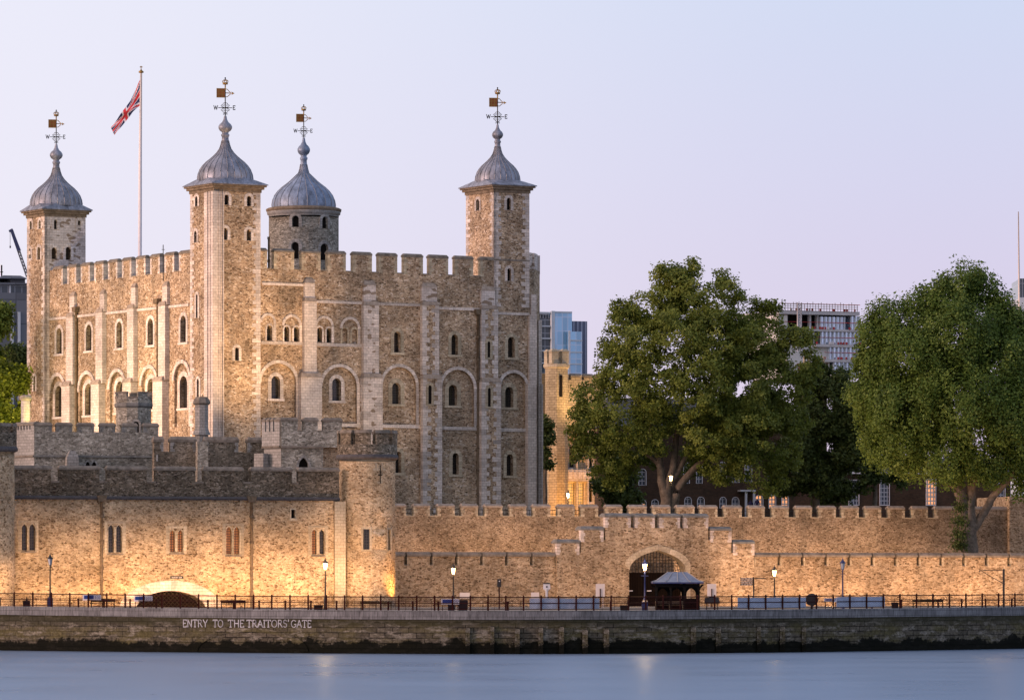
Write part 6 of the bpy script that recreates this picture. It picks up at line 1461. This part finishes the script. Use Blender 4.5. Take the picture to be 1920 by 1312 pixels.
bl += [(1395, 790, 36, 5), (1350, 780, 40, 6), (1430, 770, 40, 6), (1405, 765, 40, 4), (1370, 770, 40, 4), (1440, 735, 38, 4), (1440, 745, 34, 1), (1470, 760, 34, 2), (1425, 655, 30, 1), (1455, 660, 26, 2), (1480, 790, 36, 2), (1380, 700, 40, 2)]
lm = [[(1252, 960, 1.1), (1250, 930, .85), (1241, 900, .62), (1236, 860, .5), (1222, 815, .45), (1215, 775, .3), (1235, 720, .15)], [(1256, 960, .9), (1270, 915, .58), (1300, 880, .48), (1335, 850, .45), (1380, 800, .3), (1410, 740, .15)], [(1250, 925, .8), (1262, 880, .55), (1268, 820, .42), (1280, 740, .3), (1290, 640, .12)],
      [(1262, 900, .45), (1300, 830, .3), (1340, 740, .2), (1360, 640, .1)], [(1236, 870, .4), (1190, 830, .28), (1140, 800, .15)], [(1225, 815, .35), (1200, 740, .2), (1190, 650, .1)]]
tree('plane_tree', 'broad olive green plane tree with forked trunk, right of the keep', 1252, 578, bl, lm, 'leaf1', 4300, 62, .30, 3, GZ, GT)
# right tree with upswept shoots
bl = [(1805, 545, 46, 0), (1770, 570, 50, 0), (1840, 560, 46, 0), (1730, 600, 50, 0), (1680, 610, 45, 0), (1655, 600, 30, 0), (1870, 600, 45, 0), (1900, 620, 45, 0), (1790, 640, 75, -3), (1710, 680, 70, -3), (1650, 690, 50, 0), (1640, 640, 40, 0), (1860, 690, 70, -3), (1930, 680, 60, 0), (1630, 740, 42, 0), (1700, 770, 75, -4), (1800, 760, 80, -5), (1880, 780, 75, -4), (1650, 800, 45, 0), (1950, 770, 60, 0),
      (1690, 845, 48, -2), (1760, 850, 55, -3), (1840, 850, 55, -2), (1910, 850, 50, 0), (1720, 890, 26, -1), (1650, 840, 30, 0), (1865, 880, 34, 0), (1785, 880, 28, 0), (1700, 760, 48, 3), (1730, 740, 40, 4), (1850, 640, 40, 2), (1870, 780, 50, 4), (1760, 700, 50, 5), (1910, 900, 28, 0), (1790, 515, 22, 0), (1825, 522, 22, 0), (1625, 690, 24, 0)]
lm = [[(1816, 1045, 1.5), (1814, 1010, 1.3), (1817, 985, 1.1), (1818, 960, .75), (1822, 920, .62), (1822, 890, .6), (1815, 860, .4), (1812, 760, .2)], [(1812, 995, .9), (1806, 960, .8), (1802, 930, .75), (1795, 910, .7), (1775, 903, .5), (1755, 888, .38), (1735, 870, .25), (1700, 800, .12)], [(1802, 935, .6), (1800, 900, .55), (1798, 880, .5), (1790, 820, .3), (1780, 700, .15)],
      [(1826, 990, .6), (1845, 960, .55), (1862, 930, .5), (1885, 905, .48), (1905, 880, .3), (1925, 820, .2)], [(1792, 910, .4), (1780, 890, .3), (1768, 870, .2)], [(1824, 915, .4), (1840, 870, .25), (1860, 790, .15)]]
tree('bushy_tree', 'dense dark green tree with pale forked trunk rising between the two walls at right', 1816, 553, bl, lm, 'leaf2', 5200, 56, .29, 9, G0, GT, up=.35)
# shaded trees between
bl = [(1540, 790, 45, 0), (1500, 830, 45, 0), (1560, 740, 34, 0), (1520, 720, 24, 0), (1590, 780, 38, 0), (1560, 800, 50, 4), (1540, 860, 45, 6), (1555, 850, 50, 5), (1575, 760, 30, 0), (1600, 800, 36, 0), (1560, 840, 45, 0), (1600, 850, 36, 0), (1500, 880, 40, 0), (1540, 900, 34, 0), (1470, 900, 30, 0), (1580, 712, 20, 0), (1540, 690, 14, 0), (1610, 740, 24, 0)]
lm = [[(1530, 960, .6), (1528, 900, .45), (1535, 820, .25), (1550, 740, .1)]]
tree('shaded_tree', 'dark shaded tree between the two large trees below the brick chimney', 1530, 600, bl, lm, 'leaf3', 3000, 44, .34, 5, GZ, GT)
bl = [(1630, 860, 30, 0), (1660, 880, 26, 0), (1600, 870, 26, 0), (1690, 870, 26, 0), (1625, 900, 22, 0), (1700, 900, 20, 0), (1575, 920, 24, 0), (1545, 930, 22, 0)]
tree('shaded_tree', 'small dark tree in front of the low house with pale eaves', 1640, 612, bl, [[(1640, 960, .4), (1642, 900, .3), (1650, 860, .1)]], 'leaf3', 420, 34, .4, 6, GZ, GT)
bl = [(1170, 880, 30, 0), (1150, 920, 28, 0), (1175, 935, 25, 0), (1130, 900, 16, 0)]
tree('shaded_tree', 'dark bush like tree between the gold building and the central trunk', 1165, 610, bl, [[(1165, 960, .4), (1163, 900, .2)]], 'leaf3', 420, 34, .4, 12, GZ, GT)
bl = [(1024, 820, 9, 0), (1022, 850, 9, 0), (1026, 800, 6, 0), (1021, 785, 4, 0), (1027, 870, 6, 0)]
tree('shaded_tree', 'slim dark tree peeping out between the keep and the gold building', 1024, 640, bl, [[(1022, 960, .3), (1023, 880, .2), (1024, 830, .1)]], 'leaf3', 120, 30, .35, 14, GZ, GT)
bl = [(8, 720, 30, 0), (15, 760, 30, 0), (30, 745, 20, 0), (5, 790, 26, 0), (42, 725, 10, 0), (-25, 760, 40, 0), (-10, 700, 28, 0), (20, 700, 16, 0), (40, 700, 10, 0), (47, 715, 8, 0), (28, 775, 22, 0)]
tree('lime_tree', 'bright yellow green floodlit tree at the left edge', 0, 580, bl, [[(0, 830, .4), (2, 780, .3), (5, 720, .1)]], 'leaf4', 900, 34, .38, 15, GZ, GT)
bl = [(-2, 600, 22, 0), (2, 640, 20, 0), (-20, 620, 40, 0), (5, 580, 12, 0), (-25, 680, 40, 0)]
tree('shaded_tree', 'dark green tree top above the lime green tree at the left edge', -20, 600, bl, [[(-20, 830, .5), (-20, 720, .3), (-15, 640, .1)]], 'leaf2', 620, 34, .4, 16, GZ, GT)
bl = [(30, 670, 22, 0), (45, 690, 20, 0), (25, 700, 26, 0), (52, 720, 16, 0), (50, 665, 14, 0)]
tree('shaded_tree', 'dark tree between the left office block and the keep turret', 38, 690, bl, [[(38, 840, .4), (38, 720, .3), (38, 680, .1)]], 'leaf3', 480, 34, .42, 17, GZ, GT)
# ivy at the foot of the right tree
bl = [(1800, 975, 8, 0), (1799, 1000, 9, 0), (1801, 950, 6, 0), (1797, 1020, 9, 0), (1803, 930, 5, 0)]
o = tree('ivy', 'bright green ivy climbing beside the right hand trunk', 1800, 551, bl, None, 'leaf3', 70, 26, .24, 18, G0, None); o['category'] = 'climbing plant'

# ------------------------------------------------------------------ floodlights (the lamps that light the stone after dusk)
def flood(fr, t, d, z, tx, td, tz, power, ang, col=(1.0, .60, .24), size=.5, lab=None):
    p = Vector(fr.w(t, d, z)); q = Vector(fr.w(tx, td, tz)); v = (q - p).normalized()
    l = bpy.data.lights.new('floodlight_beam', 'SPOT'); l.energy = power; l.color = col; l.spot_size = R(ang); l.spot_blend = .9; l.shadow_soft_size = size
    lo = bpy.data.objects.new('floodlight_beam', l); COL.objects.link(lo); lo.location = p; lo.rotation_euler = v.to_track_quat('-Z', 'Y').to_euler()
    return lo
WARM = (1.0, .44, .09); SOFT = (1.0, .59, .33)
for p, pw in [(26, 6500), (48, 3200), (110, 3000), (165, 3000), (215, 3800), (250, 3000), (320, 1700), (395, 3200), (450, 3400), (530, 2200), (600, 1800)]:
    flood(S1, tt(p, -3.6), -3.6, 3.8, tt(p, 0), 0, 7.5, pw * .9, 120, WARM)
for p in range(20, 640, 75): flood(S1, tt(p, -12), -12, 4.3, tt(p, 0), 1, 6.6, 7600, 62, SOFT)
flood(S1, tt(752), -1.5, 4.1, tt(735), 0, 9, 3200, 100, WARM); flood(S1, tt(680, -8), -8, 4.1, tt(688), 0, 11, 5200, 90, SOFT)
flood(S1, tt(-5, -13), -13, 4.1, tt(-8), -4, 10, 3500, 80, SOFT); flood(S1, tt(40, -4), -4, 4.1, tt(20), -3, 10, 1300, 100, WARM)
SOFT = (1.0, .55, .28)
for p in (800, 900, 1000, 1100): flood(OW, to(p, -13), -13, 4.3, to(p), 1, 7, 1700, 120, SOFT)
for p in (1200, 1320): flood(OW, to(p, -13), -13, 4.3, to(p), 1, 6, 3000, 110, SOFT)
for p in (1440, 1560, 1680, 1800, 1910): flood(OW, to(p, -9), -9, 4.3, to(p), 1, 6, 5200, 120, SOFT)
for p in range(790, 1870, 90): flood(IW, ti_(p, -6), -6, 5.0, ti_(p), 1, 12, 2300 if p < 1720 else 260, 140, (1.0, .58, .32))
flood(OW, xm, 3.2, G0 + .5, xm, 6, gz1 - .5, 260, 140, SOFT)
# the nearest corner turret and west front
flood(K, -22, -16, GZ + 3, 1.5, 0, GZ + 26, 70000, 50, (1.0, .64, .34)); flood(K, 3, -26, GZ + 3, 3.5, 0, GZ + 25, 62000, 46, (1.0, .60, .28))
for t_ in (-12, -28): flood(KW, t_, -32, GZ + 3, t_, 0, GZ + 21, 40000, 75, (1.0, .66, .42))
flood(K, 13, -24, GZ + 1, 13, 0, GZ + 19, 15000, 75, (1.0, .68, .42))
flood(BF, tb_(1050, -9), -9, BG + .5, tb_(1060), 0, BG + 10, 3800, 110, WARM); flood(BF, tb_(1092, -9), -9, BG + .5, tb_(1092), 0, BG + 9, 5000, 110, WARM)
flood(BF, tb_(1070), -6.0, zB(765), tb_(1068), 2, zB(725), 2600, 130, (1.0, .62, .28))
flood(Fr(48, 552, 0), 1.6, -2.2, 24.2, 0, 0, 26, 700, 110, (1.0, .80, .32)); flood(Fr(48, 552, 0), 1.0, 6, GZ + 7, -5, 28, GZ + 13, 16000, 110, (1.0, .84, .34))
flood(Fr(1816, 553, 0), 4.5, 8, GZ + 3.0, 1, 2, GZ + 6, 500, 120, WARM)
